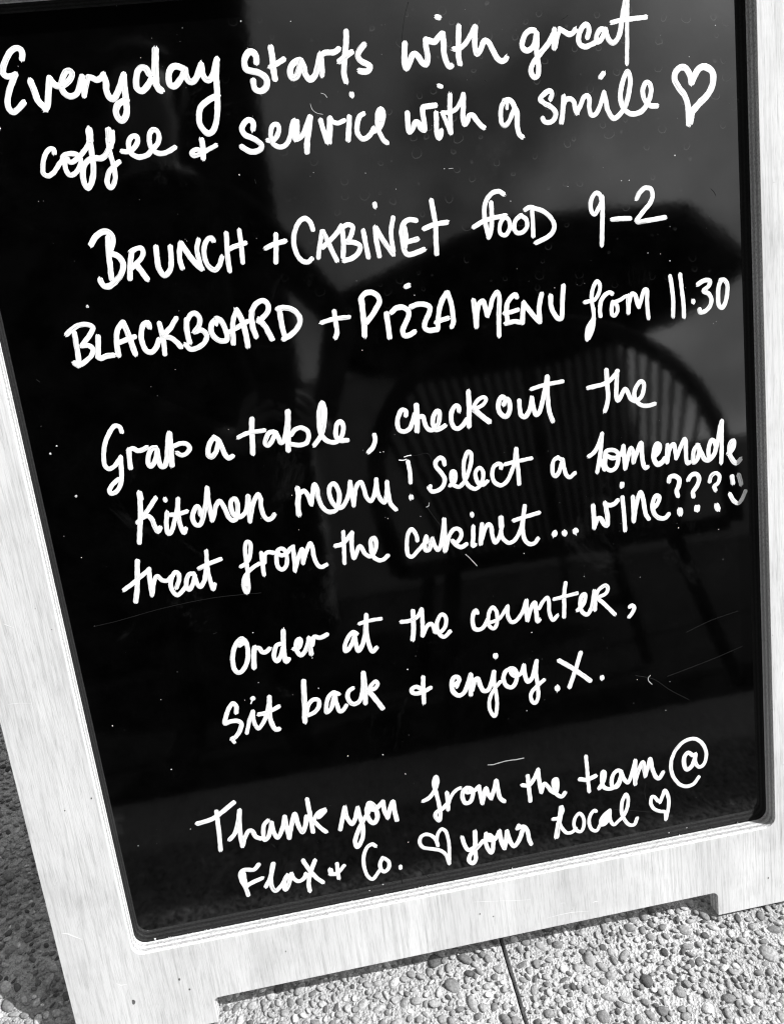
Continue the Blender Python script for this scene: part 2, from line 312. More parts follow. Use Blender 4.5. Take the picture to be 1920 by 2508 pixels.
# dried drops: thin crescent rims, only on the upper right of the panel
dr = N('ShaderNodeTexVoronoi', Scale=78.0, Randomness=1.0); wp = N('ShaderNodeTexNoise', Scale=70.0); L(t.outputs['Object'], wp.inputs['Vector'])
wa = N('ShaderNodeMix', data_type='VECTOR'); wa.inputs[0].default_value = .006; L(t.outputs['Object'], wa.inputs[4]); L(wp.outputs['Color'], wa.inputs[5]); L(wa.outputs[1], dr.inputs['Vector'])
sz = N('ShaderNodeMath', operation='MULTIPLY_ADD'); sz.inputs[1].default_value = .24; sz.inputs[2].default_value = .09
sc = N('ShaderNodeSeparateColor'); L(dr.outputs['Color'], sc.inputs[0]); L(sc.outputs[0], sz.inputs[0])
df = N('ShaderNodeMath', operation='SUBTRACT'); L(dr.outputs['Distance'], df.inputs[0]); L(sz.outputs[0], df.inputs[1])
ab = N('ShaderNodeMath', operation='ABSOLUTE'); L(df.outputs[0], ab.inputs[0])
ri = N('ShaderNodeMapRange', From_Min=.0, From_Max=.045, To_Min=1.0, To_Max=.0); L(ab.outputs[0], ri.inputs['Value'])
# crescent: stronger on the lower side of each drop
sb = N('ShaderNodeVectorMath', operation='SUBTRACT'); L(wa.outputs[1], sb.inputs[0]); L(dr.outputs['Position'], sb.inputs[1]); s3 = N('ShaderNodeSeparateXYZ'); L(sb.outputs[0], s3.inputs[0])
cr = N('ShaderNodeMapRange', From_Min=.002, From_Max=-.0025, To_Min=.1, To_Max=1.0); L(s3.outputs['Y'], cr.inputs['Value'])
rc = N('ShaderNodeMath', operation='MULTIPLY'); L(ri.outputs[0], rc.inputs[0]); L(cr.outputs[0], rc.inputs[1])
pick = N('ShaderNodeMath', operation='GREATER_THAN'); pick.inputs[1].default_value = .45; L(sc.outputs[1], pick.inputs[0])
rp = N('ShaderNodeMath', operation='MULTIPLY'); L(rc.outputs[0], rp.inputs[0]); L(pick.outputs[0], rp.inputs[1])
sx = N('ShaderNodeSeparateXYZ'); L(t.outputs['Object'], sx.inputs[0])
my = N('ShaderNodeMapRange', From_Min=.66, From_Max=.84, To_Min=0.0, To_Max=1.0); L(sx.outputs['Y'], my.inputs['Value'])
mxx = N('ShaderNodeMapRange', From_Min=-.14, From_Max=.06, To_Min=0.03, To_Max=1.0); L(sx.outputs['X'], mxx.inputs['Value'])
md = N('ShaderNodeMath', operation='MULTIPLY'); L(my.outputs[0], md.inputs[0]); L(mxx.outputs[0], md.inputs[1])
rd = N('ShaderNodeMath', operation='MULTIPLY'); L(rp.outputs[0], rd.inputs[0]); L(md.outputs[0], rd.inputs[1])
# faint dust film
fi = N('ShaderNodeTexNoise', Scale=24.0, Detail=8.0, Roughness=.7); L(t.outputs['Object'], fi.inputs['Vector'])
fr = ramp(N, [(.40, .0003), (.75, .0016)]); L(fi.outputs['Fac'], fr.inputs[0])
sm1 = N('ShaderNodeTexNoise', Scale=7.0, Detail=7.0, Roughness=.72, Distortion=.9); L(t.outputs['Object'], sm1.inputs['Vector'])
smr = ramp(N, [(.60, .0), (.80, .011)]); L(sm1.outputs['Fac'], smr.inputs[0])
fadd = N('ShaderNodeMix', data_type='RGBA', blend_type='ADD'); fadd.inputs[0].default_value = 1; L(fr.outputs[0], fadd.inputs[6]); L(smr.outputs[0], fadd.inputs[7])
c1 = N('ShaderNodeMix', data_type='RGBA'); c1.inputs[7].default_value = grey(.032); L(rd.outputs[0], c1.inputs[0]); L(fadd.outputs[2], c1.inputs[6])
c2 = N('ShaderNodeMix', data_type='RGBA'); c2.inputs[7].default_value = grey(.16); L(lt.outputs[0], c2.inputs[0]); L(c1.outputs[2], c2.inputs[6])
L(c2.outputs[2], b.inputs['Base Color']); b.inputs['IOR'].default_value = 1.49
b.inputs['Roughness'].default_value = .052
wv = N('ShaderNodeTexNoise', Scale=60.0, Detail=2.0); L(t.outputs['Object'], wv.inputs['Vector'])
bp = N('ShaderNodeBump', Strength=.02, Distance=.001); L(wv.outputs['Fac'], bp.inputs['Height']); L(bp.outputs[0], b.inputs['Normal'])
PZ = -.0003
bm = bmesh.new(); box(bm, BX(-.03), BX(W+.03), BY(-.03), BY(H+.03), -.0035, 0)
panel = from_bm('blackboard_panel', bm, m_pan, sign); panel.matrix_local = TILT @ Matrix.Translation((0, 0, PZ))
rp_ = panel.copy(); col.objects.link(rp_); rp_.parent = sign; rp_.matrix_local = rear.matrix_local @ Matrix.Translation((0, 0, PZ))
m_zinc = plain('zinc', .35, .35, .15, 200)
m_zinc.node_tree.nodes['Principled BSDF'].inputs['Metallic'].default_value = .9
for hx in (-.25, .25):
    bm = bmesh.new(); yt = math.sin(LEAN)*(YF+H+BL); zt = math.cos(LEAN)*(YF+H+BL)
    tube(bm, [(hx-.03, yt+.004, zt-.001), (hx+.03, yt+.004, zt-.001)], .0035, 12)
    box(bm, hx-.03, hx+.03, yt-.006, yt+.014, zt-.0052, zt-.0042)
    from_bm('hinge', bm, m_zinc, sign)

# ------------------------------------------------------------------ handwriting: every word a body of paint-marker strokes lying on the panel
m_ink, n, b, N, L = mat('white_marker_paint')
uv = N('ShaderNodeUVMap'); uv.uv_map = 'stroke'
q = N('ShaderNodeMapping'); q.inputs['Scale'].default_value = (5.5, .22, 1); L(uv.outputs[0], q.inputs['Vector'])
s1 = N('ShaderNodeTexNoise', Scale=1.0, Detail=3.0, Roughness=.6); L(q.outputs[0], s1.inputs['Vector'])
r1 = ramp(N, [(.31, .26), (.39, .62), (.48, .71), (.60, .75)]); L(s1.outputs['Fac'], r1.inputs[0]); L(r1.outputs[0], b.inputs['Base Color'])
b.inputs['Roughness'].default_value = .5
bp = N('ShaderNodeBump', Strength=.35, Distance=.0004); L(s1.outputs['Fac'], bp.inputs['Height']); L(bp.outputs[0], b.inputs['Normal'])
def spline(pts, step):
    P = np.array(pts, float)
    if len(P) == 2:
        k = max(3, int(np.linalg.norm(P[1]-P[0])/step)+1); return P[0]+(P[1]-P[0])*np.linspace(0, 1, k)[:, None]
    Q = np.vstack([2*P[0]-P[1], P, 2*P[-1]-P[-2]]); out = []
    for i in range(1, len(Q)-2):
        p0, p1, p2, p3 = Q[i-1:i+3]; t1 = np.linalg.norm(p1-p0)**.5+1e-9; t2 = t1+np.linalg.norm(p2-p1)**.5+1e-9; t3 = t2+np.linalg.norm(p3-p2)**.5+1e-9
        k = max(2, int(np.linalg.norm(p2-p1)/step)+1); t = np.linspace(t1, t2, k, endpoint=False)[:, None]
        A1 = (t1-t)/t1*p0+t/t1*p1; A2 = (t2-t)/(t2-t1)*p1+(t-t1)/(t2-t1)*p2; A3 = (t3-t)/(t3-t2)*p2+(t-t2)/(t3-t2)*p3
        B1 = (t2-t)/t2*A1+t/t2*A2; B2 = (t3-t)/(t3-t1)*A2+(t-t1)/(t3-t1)*A3
        out.append((t2-t)/(t2-t1)*B1+(t-t1)/(t2-t1)*B2)
    return np.vstack(out+[P[-1:]])
def stroke_geo(P, w, z0, V, F, UV, seed, rag=1.0):
    """one pen stroke: a low domed ribbon with blunt, slightly ragged ends; rises a hair along its length so loops lie over themselves"""
    r = np.random.default_rng(seed); nP = len(P)
    d = np.gradient(P, axis=0); d /= (np.linalg.norm(d, axis=1)[:, None]+1e-12)
    h = w/2
    # cap rows: blunt rounded ends
    capd = np.array([.92, .72, .40]); capw = np.array([.34, .70, .93])
    rows = [(P[0]-d[0]*h*c, d[0], k) for c, k in zip(capd, capw)] + [(P[i], d[i], 1.0) for i in range(nP)] + [(P[-1]+d[-1]*h*c, d[-1], k) for c, k in zip(capd[::-1], capw[::-1])]
    n_ = len(rows); jl = np.convolve(r.normal(0, 1, n_+4), np.ones(3)/3, 'same')[2:-2]*.075*rag; jr = np.convolve(r.normal(0, 1, n_+4), np.ones(3)/3, 'same')[2:-2]*.075*rag
    lane = np.array([-1, -.8, -.3, .3, .8, 1]); hgt = np.array([0, .8, 1, 1, .8, 0])*.00010
    base = len(V); s = 0; u0 = r.uniform(0, 50); v0 = r.uniform(0, 50); prev = rows[0][0]
    endr = r.normal(0, .30*rag, (2, 6))
    for i, (p, t_, k) in enumerate(rows):
        s += np.linalg.norm(p-prev); prev = p; nrm = np.array([-t_[1], t_[0]]); zz = z0 + .000012*i/max(1, n_)*8
        for j, a in enumerate(lane):
            kk = k*(1 + (jl[i] if a < 0 else jr[i])*abs(a)); q = p + nrm*a*h*kk
            if i == 0: q = q - t_*h*endr[0, j]*.8
            if i == n_-1: q = q + t_*h*endr[1, j]*.8
            V.append((q[0], q[1], zz + hgt[j])); UV.append((u0+a*.5, v0+s/w))
        if i:
            o = base+(i-1)*6
            for j in range(5): F.append((o+j, o+6+j, o+7+j, o+1+j))
def strokes_object(name, lines, m, parent, seed, rag=1.0, zbase=.00003, wk=.99):
    V, F, UV = [], [], []; z = zbase
    for li, ln in enumerate(lines):
        a = ln.split(' ', 1); w = float(a[0])*1e-4*wk
        for si, seg in enumerate(a[1].split('/')):
            P = np.array([[float(c) for c in p.split(',')] for p in seg.split()])*1e-4; P[:, 0] -= HALF; P[:, 1] += YF
            P = spline(P, max(.0011, w*.28)); stroke_geo(P, w, z, V, F, UV, seed*1000+li*20+si, rag); z += .000016
    V = np.array(V); c = V.mean(0); c[2] = 0; V = V-c
    o = from_np(name, V, F, m, parent, smooth=True); o.location = c
    lay = o.data.uv_layers.new(name='stroke'); li_ = np.array(F, np.int32).ravel(); lay.data.foreach_set('uv', np.array(UV, np.float32)[li_].ravel())
    return o
WORDS = '''#Everyday
48 660,8378 671,8412 665,8447 631,8461 582,8438 538,8388 504,8333 489,8288 506,8259 542,8256 582,8265/582,8265 549,8213 503,8135 477,8063 478,8012 502,7983 543,7999 603,8049
53 692,8205 704,8138 723,8050 767,7987/767,7987 782,7998 813,8097 847,8212/847,8212 859,8188 882,8158 917,8148
48 925,8147 974,8166 1019,8206 1033,8240 1014,8258 983,8251 949,8204 930,8150 939,8095 982,8064 1035,8079 1076,8138 1107,8206
42 1111,8206 1103,8136 1095,8062
39 1100,8061 1131,8142 1157,8194
47 1157,8198 1190,8188 1220,8172 1256,8182 1282,8208
52 1281,8204 1292,8152 1284,8089 1294,8033 1320,8015 1353,8036 1401,8111 1446,8190/1446,8190 1436,8108 1429,8014 1422,7935 1402,7872 1362,7842 1334,7870 1330,7919 1352,7965 1394,7989 1434,7997
52 1651,8185 1634,8226 1597,8235 1562,8204 1540,8139 1538,8076 1572,8057 1616,8085 1669,8144
59 1738,8359 1719,8267 1703,8165 1698,8094 1713,8061 1728,8048
40 353,7870 359,7867
52 1935,8202 1895,8221 1857,8220 1825,8187 1809,8141 1808,8089 1834,8071 1872,8088 1914,8132 1954,8192/1954,8192 1954,8145 1968,8104 1992,8090 2025,8107 2065,8168 2093,8217/2093,8217 2092,8149 2114,8100 2143,8094 2180,8134 2208,8196 2229,8246
50 2229,8246 2207,8140 2195,8045 2185,7950 2164,7838 2142,7759 2105,7696 2063,7677 2028,7703 2003,7763 2008,7827 2034,7890 2084,7926 2140,7953 2190,7965
#starts
53 2556,8200 2560,8247 2541,8280 2511,8284 2476,8254 2454,8200 2464,8155 2509,8136 2567,8115 2610,8083 2623,8042 2604,7995 2553,7973 2516,7990 2506,8035 2507,8059
52 2695,8304 2697,8220 2692,8133 2693,8059
45 2669,8155 2715,8171 2790,8205
52 2928,8186 2892,8181 2841,8137 2830,8089 2842,8052 2879,8061 2909,8115 2937,8177/2937,8177 2951,8136 2959,8071 2989,8028 3031,8049 3068,8118 3104,8212
45 3113,8212 3109,8131 3100,8055
47 3107,8204 3141,8225 3190,8226 3230,8226 3268,8247
49 3353,8377 3341,8290 3321,8211 3301,8116 3289,8044 3299,7986
47 3264,8151 3317,8183 3379,8215
51 3493,8262 3452,8225 3428,8179 3454,8136 3504,8108 3524,8090 3506,8059 3469,8051 3430,8061
#with
44 4155,8433 4177,8426
51 3850,8243 3836,8154 3829,8074 3839,8044 3871,8086 3906,8149 3930,8159 3958,8129 3985,8086 4019,8066 4038,8122 4035,8204 4038,8261/4038,8261 4073,8250 4112,8239 4148,8268 4187,8298
52 4192,8297 4193,8224 4187,8135 4203,8068 4226,8029 4241,8036
47 4340,8343 4328,8246 4316,8149 4312,8101 4320,8046
43 4278,8169 4319,8166 4368,8190 4430,8255 4479,8328
49 4488,8328 4476,8251 4468,8179 4481,8112 4515,8142 4549,8205 4569,8216 4599,8193 4629,8125 4660,8065 4695,8039 4733,8047 4744,8062
#great
49 5019,8259 4982,8266 4938,8241 4900,8178 4900,8129 4935,8105 4984,8122 5021,8177 5036,8233
48 5036,8233 5034,8176 5023,8094 5028,8011 5029,7944 5015,7895 4986,7879 4964,7903 4959,7949 4982,7998 5018,8036 5070,8086 5136,8147 5184,8214
46 5200,8254 5194,8180 5186,8106
35 5201,8113 5219,8178 5249,8250
46 5249,8254 5285,8235 5330,8207 5369,8216 5391,8238
46 5498,8169 5518,8213 5514,8259 5492,8275 5457,8251 5430,8212 5416,8155 5427,8117 5473,8094 5522,8105 5561,8119
46 5664,8219 5631,8226 5600,8199 5578,8151 5585,8125 5615,8131 5651,8178 5673,8218/5673,8218 5684,8168 5705,8124 5737,8105 5773,8128 5805,8183 5825,8265 5850,8362 5874,8443 5876,8467
39 5892,8466 5884,8360 5868,8112 5854,7928
41 5732,8270 5831,8285 5956,8288 6057,8291
#coffee
41 765,7640 767,7668 743,7676 711,7660 675,7608 651,7546 645,7489 674,7466 720,7482 772,7534 825,7586
41 848,7572 823,7594 849,7620 909,7623 952,7606 968,7564 939,7502 883,7458 850,7460 832,7504 840,7568 862,7582
41 857,7575 886,7556 933,7576 992,7619 1045,7671 1071,7717
59 1083,7792 1079,7756 1075,7716
48 1073,7725 1067,7612 1063,7531 1044,7434 1010,7364 983,7340 962,7377 961,7442 989,7522 1040,7562 1092,7569 1134,7565 1176,7585 1215,7631
57 1239,7778 1238,7742 1233,7702
38 1270,7763 1262,7707 1235,7645
42 1222,7711 1218,7606 1226,7515 1229,7450 1218,7385 1187,7334 1164,7325 1149,7358 1158,7407 1184,7454 1230,7490 1279,7523
43 1320,7603 1358,7597 1412,7613 1460,7665 1461,7706 1432,7716 1396,7687 1380,7624 1396,7573 1455,7545 1517,7554 1576,7597 1628,7642 1646,7697 1633,7739 1604,7749 1573,7720 1559,7664 1565,7607 1601,7566 1655,7556 1709,7569 1761,7593
#ampersand
47 1995,7633 1997,7575 1984,7485
39 1974,7544 1951,7559 1920,7557 1890,7535 1908,7513 1948,7518 1999,7534 2064,7560 2109,7577
#service
47 2444,7678 2454,7714 2442,7748 2413,7755 2373,7730 2349,7687 2364,7644 2412,7615 2464,7582 2498,7545 2484,7513 2433,7497 2381,7506 2341,7535 2326,7546
41 2556,7577 2595,7570 2641,7607 2667,7663 2659,7696 2629,7699 2600,7669 2587,7604 2600,7544 2658,7514 2714,7534 2750,7589 2773,7653 2796,7709
51 2808,7708 2799,7634 2796,7570
46 2828,7706 2820,7632 2810,7575
43 2808,7563 2857,7587 2903,7658 2945,7733
50 2948,7730 2920,7623 2892,7526 2880,7453
46 3034,7696 3049,7612 3067,7518
52 3085,7515 3102,7607 3116,7701
40 3121,7709 3139,7679 3182,7660 3239,7678
47 3289,7702 3272,7608 3253,7518
43 3334,7885 3335,7873
45 3416,7717 3382,7699 3350,7635 3345,7560 3380,7515 3427,7523 3468,7557 3490,7589
42 3487,7564 3545,7592 3588,7672 3593,7718 3574,7744 3544,7710 3528,7636 3536,7560 3564,7490 3593,7462
43 3572,7732 3563,7658
#with
37 4111,7887 4134,7877
48 3805,7688 3800,7612 3802,7532 3835,7558 3869,7610 3891,7604 3913,7551 3939,7536 3947,7607 3942,7683 3952,7724 3989,7728 4063,7731
44 4062,7666 4056,7589 4050,7496 4065,7457 4086,7485 4092,7518
44 4204,7801 4189,7695 4183,7595 4176,7494
39 4121,7664 4181,7662 4238,7679 4280,7721 4321,7797
37 4120,7655 4137,7607 4158,7538 4173,7494
46 4324,7795 4314,7701 4299,7593 4307,7550 4334,7573 4363,7621 4391,7619 4424,7574 4457,7528 4483,7509
#a
41 4692,7715 4659,7663 4646,7579 4650,7528 4677,7509 4718,7539 4751,7596 4778,7644
47 4692,7713 4735,7718 4761,7697 4780,7653 4797,7609 4795,7549 4792,7473 4806,7420 4828,7400
32 4709,7650 4717,7701
#smile
45 5117,7692 5135,7733 5123,7759 5094,7757 5048,7727 5022,7700 5057,7663 5121,7623 5155,7578 5142,7527 5091,7497 5044,7510 5032,7537
47 5242,7700 5231,7622 5219,7555 5204,7487
43 5231,7622 5264,7675 5307,7676 5334,7648 5343,7578 5356,7556/5356,7556 5389,7609 5433,7682 5463,7692 5480,7661 5474,7584 5489,7527 5528,7528 5571,7585 5605,7659 5623,7704
46 5623,7700 5637,7630 5651,7543 5700,7478 5740,7492 5792,7539 5825,7589 5867,7714 5878,7807 5857,7860 5825,7820 5791,7737 5775,7644 5798,7556 5849,7509 5908,7499 5968,7516 6020,7563 6058,7629 6072,7697 6059,7741 6031,7752 5999,7720 5990,7652 6016,7589 6059,7555 6118,7549
47 5627,7860 5600,7834
#heart
56 6461,7717 6451,7783 6410,7846 6362,7853 6312,7813 6303,7758 6338,7689 6389,7619 6418,7540 6424,7444 6421,7367
61 6467,7721 6499,7779 6551,7834 6605,7839 6660,7804 6678,7746 6658,7662 6606,7591 6527,7531 6464,7469 6434,7381
#BRUNCH
51 917,6884 967,6942 1026,6974 1069,6974 1102,6943 1104,6894 1077,6837 1056,6796 1108,6774 1144,6735 1152,6683 1116,6609 1057,6555 998,6523 956,6532 937,6569 936,6584
48 1066,6923 1051,6814 1042,6704 1032,6584
48 1240,6777 1215,6693 1187,6567
43 1233,6786 1290,6810 1333,6808 1340,6774 1314,6726 1267,6688 1216,6650
52 1264,6671 1297,6615 1331,6550
47 1456,6805 1449,6719 1449,6624 1482,6560 1532,6589 1563,6664 1579,6792
44 1668,6812 1645,6724 1641,6655 1650,6604
51 1674,6812 1716,6725 1771,6632 1812,6582
42 1827,6824 1801,6750 1802,6681 1810,6597
44 1955,6803 1944,6830 1912,6825 1871,6769 1856,6684 1874,6603 1925,6558 1971,6593 2005,6659
44 2077,6852 2063,6740 2055,6636 2054,6538
42 2192,6866 2190,6769 2185,6683 2179,6596
42 2078,6721 2130,6737 2228,6755
#plus
43 2505,6797 2491,6694 2469,6566
44 2402,6694 2471,6718 2576,6735
#CABINET
44 2837,6806 2823,6868 2788,6906 2745,6898 2696,6846 2662,6772 2653,6676 2672,6595 2711,6547 2756,6537 2792,6560
41 2916,6782 2891,6704 2865,6618 2853,6565
45 2925,6781 2961,6678 2990,6587 3014,6521
43 2901,6645 2983,6702 3057,6765 3096,6812
45 3099,6804 3097,6717 3087,6612 3073,6543
43 3108,6802 3157,6816 3195,6794 3178,6735 3138,6677
45 3118,6671 3191,6658 3242,6622 3221,6571 3154,6525 3082,6513
45 3287,6748 3292,6643 3303,6519
45 3418,6964 3420,6944
45 3396,6763 3393,6668 3402,6517
46 3405,6759 3445,6671 3491,6586 3530,6518
42 3569,6832 3537,6723 3533,6618 3538,6546
47 3775,6787 3725,6799 3666,6781 3634,6713 3631,6607 3644,6521 3670,6500 3747,6510 3818,6529
46 3649,6605 3703,6615 3768,6626
40 3665,6737 3670,6656 3650,6569
46 3935,6940 3942,6840 3949,6734 3938,6592 3931,6478
46 3842,6709 3925,6732 4055,6743
#FOOD
44 4607,6933 4571,6958 4513,6955 4456,6912 4419,6836 4411,6757 4417,6667 4432,6576
43 4485,6867 4482,6786 4471,6679 4449,6601 4431,6571
43 4300,6675 4382,6711 4471,6733 4569,6741 4608,6744
39 4607,6733 4638,6698 4636,6626 4592,6575 4549,6590 4542,6645 4570,6705 4609,6735
41 4753,6731 4700,6692 4680,6631 4700,6584 4754,6582 4802,6627 4800,6690 4757,6729
28 4635,6671 4677,6604
41 4862,6756 4862,6666 4855,6538
43 4798,6776 4836,6792 4893,6778 4969,6745 5041,6674 5064,6600 5030,6540 4958,6502 4875,6476
#9-2
41 5534,6782 5523,6833 5490,6856 5448,6822 5425,6753 5436,6688 5461,6667 5500,6718 5533,6769
44 5543,6813 5539,6705 5527,6570 5509,6390
44 5630,6605 5712,6604 5800,6596
44 5878,6766 5916,6821 5968,6852 6018,6838 6035,6782 6006,6712 5936,6646 5866,6576/5866,6576 5870,6560 5982,6561 6145,6570
#BLACKBOARD
44 564,6162 618,6200 685,6227 754,6223 793,6196 764,6142 709,6087 670,6047/670,6047 727,6044 755,6010 736,5958 674,5912 616,5888 583,5899
46 629,6167 625,6061 619,5928 607,5889
53 584,5906 606,5885
48 822,6110 806,6021 789,5934/789,5934 809,5922 874,5937 920,5934
48 1051,6203 1000,6149 976,6072 967,6001 967,5931
51 1059,6202 1079,6122 1096,6021 1112,5925
46 984,6035 1057,6053 1134,6072
48 1275,6138 1268,6175 1231,6166 1194,6090 1191,6001 1214,5935 1257,5921 1305,5960 1338,6019
45 1367,6160 1374,6068 1374,5969 1367,5891
46 1517,6184 1465,6120 1390,6057
48 1387,6040 1447,6022 1485,5983 1515,5937
50 1610,6165 1596,6095 1595,6014 1600,5964
46 1611,6156 1651,6201 1688,6210 1722,6170 1711,6108 1661,6052/1661,6052 1725,6057 1759,6013 1734,5952 1673,5914 1599,5905 1562,5946
49 1876,6141 1830,6112 1806,6052 1823,5987 1871,5945 1926,5945 1938,5991 1921,6083 1902,6129 1872,6143
27 1878,6124 1860,6086
45 2058,6191 2020,6126 1998,6047 1991,5975 1982,5906
51 2059,6195 2091,6108 2105,5998 2107,5868
43 1966,6013 2053,6049 2140,6086
51 2193,6173 2178,6107 2178,6025 2193,5946
47 2188,6169 2239,6230 2302,6250 2342,6214 2332,6152 2273,6096 2237,6071
50 2244,6090 2289,6021 2315,5954 2334,5904
49 2441,6164 2437,6076 2441,5985 2451,5915
49 2423,6159 2478,6166 2549,6144 2597,6093 2608,6038 2570,5969 2506,5922 2438,5891
#plus
45 2928,6080 2929,5981 2927,5889 2905,5848
41 2801,5996 2915,6015 3055,6015
#PIZZA
52 3192,6142 3186,6024 3186,5932 3177,5836
50 3185,6125 3191,6170 3234,6208 3291,6208 3343,6170 3353,6124 3309,6055 3253,5989 3211,5951
51 3403,6003 3406,5915 3404,5790
48 3615,6223 3639,6230
49 3452,6011 3499,6042 3557,6045 3605,6011 3610,5974 3573,5904 3536,5834 3544,5789 3593,5788 3642,5810
49 3638,6040 3702,6054 3769,6046 3814,6015 3798,5961 3756,5892 3744,5837 3770,5811 3857,5803
47 3981,6123 3936,6065 3896,5968 3877,5887 3868,5815
46 3996,6125 4015,6038 4022,5925 4019,5851 4001,5818
44 3857,5872 3916,5887 3973,5897
#MENU
48 4232,6024 4234,5938 4234,5790/4234,5790 4259,5935 4285,5997 4321,6013 4335,5963 4349,5879
44 4349,5879 4382,5939 4422,6037 4465,6077 4479,6040 4460,5874 4444,5679
46 4646,6009 4639,6032 4597,6017 4553,5966 4536,5893 4538,5808
42 4517,5876 4585,5882 4646,5894
44 4521,5782 4606,5790 4674,5773
48 4710,5948 4693,5865 4681,5772
48 4710,5946 4763,5866 4816,5794 4849,5760
48 4890,6009 4856,5902 4850,5771
47 4975,5981 4971,5898 4991,5830 5031,5768 5061,5765 5077,5839 5088,5941 5107,6059
#from
39 5308,5886 5354,5892 5406,5900 5457,5974 5462,6040 5438,6066 5405,6027 5379,5955 5374,5880 5384,5803 5378,5727 5322,5657 5301,5583 5301,5537
38 5386,5726 5366,5633 5322,5547
36 5356,5701 5333,5598
41 5460,5868 5449,5795 5451,5740
43 5452,5833 5471,5888 5515,5935 5557,5949 5581,5934
40 5581,5856 5567,5800 5568,5741 5593,5730 5621,5765 5620,5823 5593,5853
37 5593,5853 5654,5866 5717,5895 5748,5894
43 5738,5893 5735,5819 5731,5741/5731,5741 5744,5837 5780,5911 5805,5897 5826,5818 5839,5783
41 5839,5783 5869,5851 5905,5933 5928,5930 5926,5854 5925,5758 5930,5666
#11.30
42 6170,6028 6183,5920 6189,5785 6180,5653
42 6272,6032 6281,5909 6292,5754 6292,5636
44 6392,5773 6393,5762
44 6449,5923 6508,5950 6570,5943 6558,5897 6504,5855 6555,5820 6579,5769 6561,5703 6506,5661 6459,5657 6454,5685
45 6686,5935 6663,5885 6649,5790 6656,5702 6687,5674 6720,5714 6744,5808 6747,5894 6717,5934 6680,5935
#Grab
42 863,5254 854,5298 816,5315 761,5268 696,5165 663,5057 658,4972 687,4935 736,4951 781,4992 810,5026/810,5026 797,4933 781,4840 755,4767 709,4716 661,4708 654,4743 690,4786 749,4827
46 878,4917 883,4997 894,5081/894,5081 932,5090 969,5065 1006,5065 1053,5082
46 1136,5070 1098,5066 1060,5010 1042,4936 1055,4906 1091,4929 1126,4991 1143,5046/1143,5046 1139,4960 1149,4892 1177,4888 1210,4941 1242,5070 1271,5175
52 1278,5179 1269,5066 1247,4890
43 1301,5062 1360,5077 1413,5065 1434,5024 1398,4981 1350,4969 1318,4992
#a
47 1671,5094 1637,5062 1597,4991 1592,4935 1611,4913 1655,4945 1689,5007 1704,5043
47 1670,5091 1698,5063 1722,5012 1737,4933 1767,4881 1805,4895
#table
51 2038,5209 2019,5105 2007,4992 1995,4897
40 1888,5061 1971,5088 2133,5092
44 2215,5069 2176,5064 2141,5021 2122,4966 2143,4948 2181,4977 2218,5030 2237,5056/2237,5056 2253,5006 2264,4956 2289,4962 2316,5016 2354,5136 2373,5234
55 2375,5233 2354,5107 2325,4881
44 2374,5018 2414,5060 2473,5072 2526,5035 2532,4977 2500,4923 2431,4913 2366,4930
46 2574,4893 2617,4936 2666,5007 2698,5108 2716,5221 2703,5275 2668,5218 2648,5115 2644,5019 2668,4948 2719,4902 2776,4894 2819,4917 2855,4971 2866,5047 2846,5079 2815,5064 2791,4999 2791,4931 2817,4903 2889,4895
57 2698,5262 2674,5112
#comma
45 3148,4909 3149,4862 3121,4797 3073,4756
#checkout
45 3469,5053 3474,5091 3441,5110 3407,5071 3381,4996 3389,4927 3431,4901 3488,4923 3531,4995 3555,5051
53 3581,5133 3575,5029 3559,4892
45 3599,5020 3629,5021 3641,4961 3664,4899 3712,4880 3767,4924 3791,4999 3791,5048 3767,5052 3732,5007 3718,4931 3742,4878 3793,4886 3833,4905
45 3984,5027 3983,5067 3959,5080 3920,5041 3900,4965 3909,4895 3945,4860 4003,4882 4047,4935
49 4094,5191 4087,5058 4065,4869
39 4120,5034 4178,5104 4240,5125 4258,5102 4228,5058 4139,5021
54 4138,5012 4193,4955 4265,4886
48 4428,5032 4447,5074 4415,5102 4380,5058 4372,4980 4403,4927 4442,4912 4477,4956 4481,5054 4463,5075
46 4582,5046 4580,4972 4589,4902 4623,4882 4663,4922 4695,4996 4708,5054/4708,5054 4717,4954 4737,4887 4769,4907 4815,5020 4857,5153 4877,5236
46 4881,5233 4870,5121 4865,5004 4875,4883 4897,4805
40 4713,5140 4832,5161 5026,5173
#the
47 5474,5223 5473,5093 5474,4963 5452,4876 5434,4833
43 5277,5078 5373,5086 5479,5107 5550,5162 5589,5201
45 5584,5202 5569,5080 5558,4962 5571,4915 5605,4956 5651,5020 5675,4987 5707,4912 5748,4887
43 5748,4887 5802,4910 5838,4975 5847,5044 5817,5073 5773,5034 5742,4968 5754,4896 5809,4838 5882,4824 5946,4833
#Kitchen
56 913,4671 912,4623
47 911,4637 899,4561 877,4437 848,4323 825,4212
43 1046,4607 980,4529 911,4461
46 846,4403 888,4436 947,4451 977,4412 992,4341 1011,4288 1036,4322
43 1130,4583 1130,4573
42 1124,4454 1098,4344 1099,4255 1130,4270 1183,4380 1225,4483 1245,4566
44 1245,4566 1223,4444 1223,4315 1244,4242 1266,4278
44 1151,4430 1225,4428 1301,4440
44 1423,4393 1426,4442 1404,4475 1367,4431 1346,4365 1364,4303 1400,4293 1439,4351 1486,4483 1526,4632/1526,4632 1517,4498 1519,4399 1520,4324/1520,4324 1540,4356 1581,4458 1616,4493 1639,4460 1663,4377 1682,4314 1716,4289 1754,4313 1768,4371 1778,4459 1760,4496 1723,4477 1712,4409 1733,4336 1778,4314 1830,4341 1868,4425 1885,4500
46 1887,4497 1878,4394 1866,4261
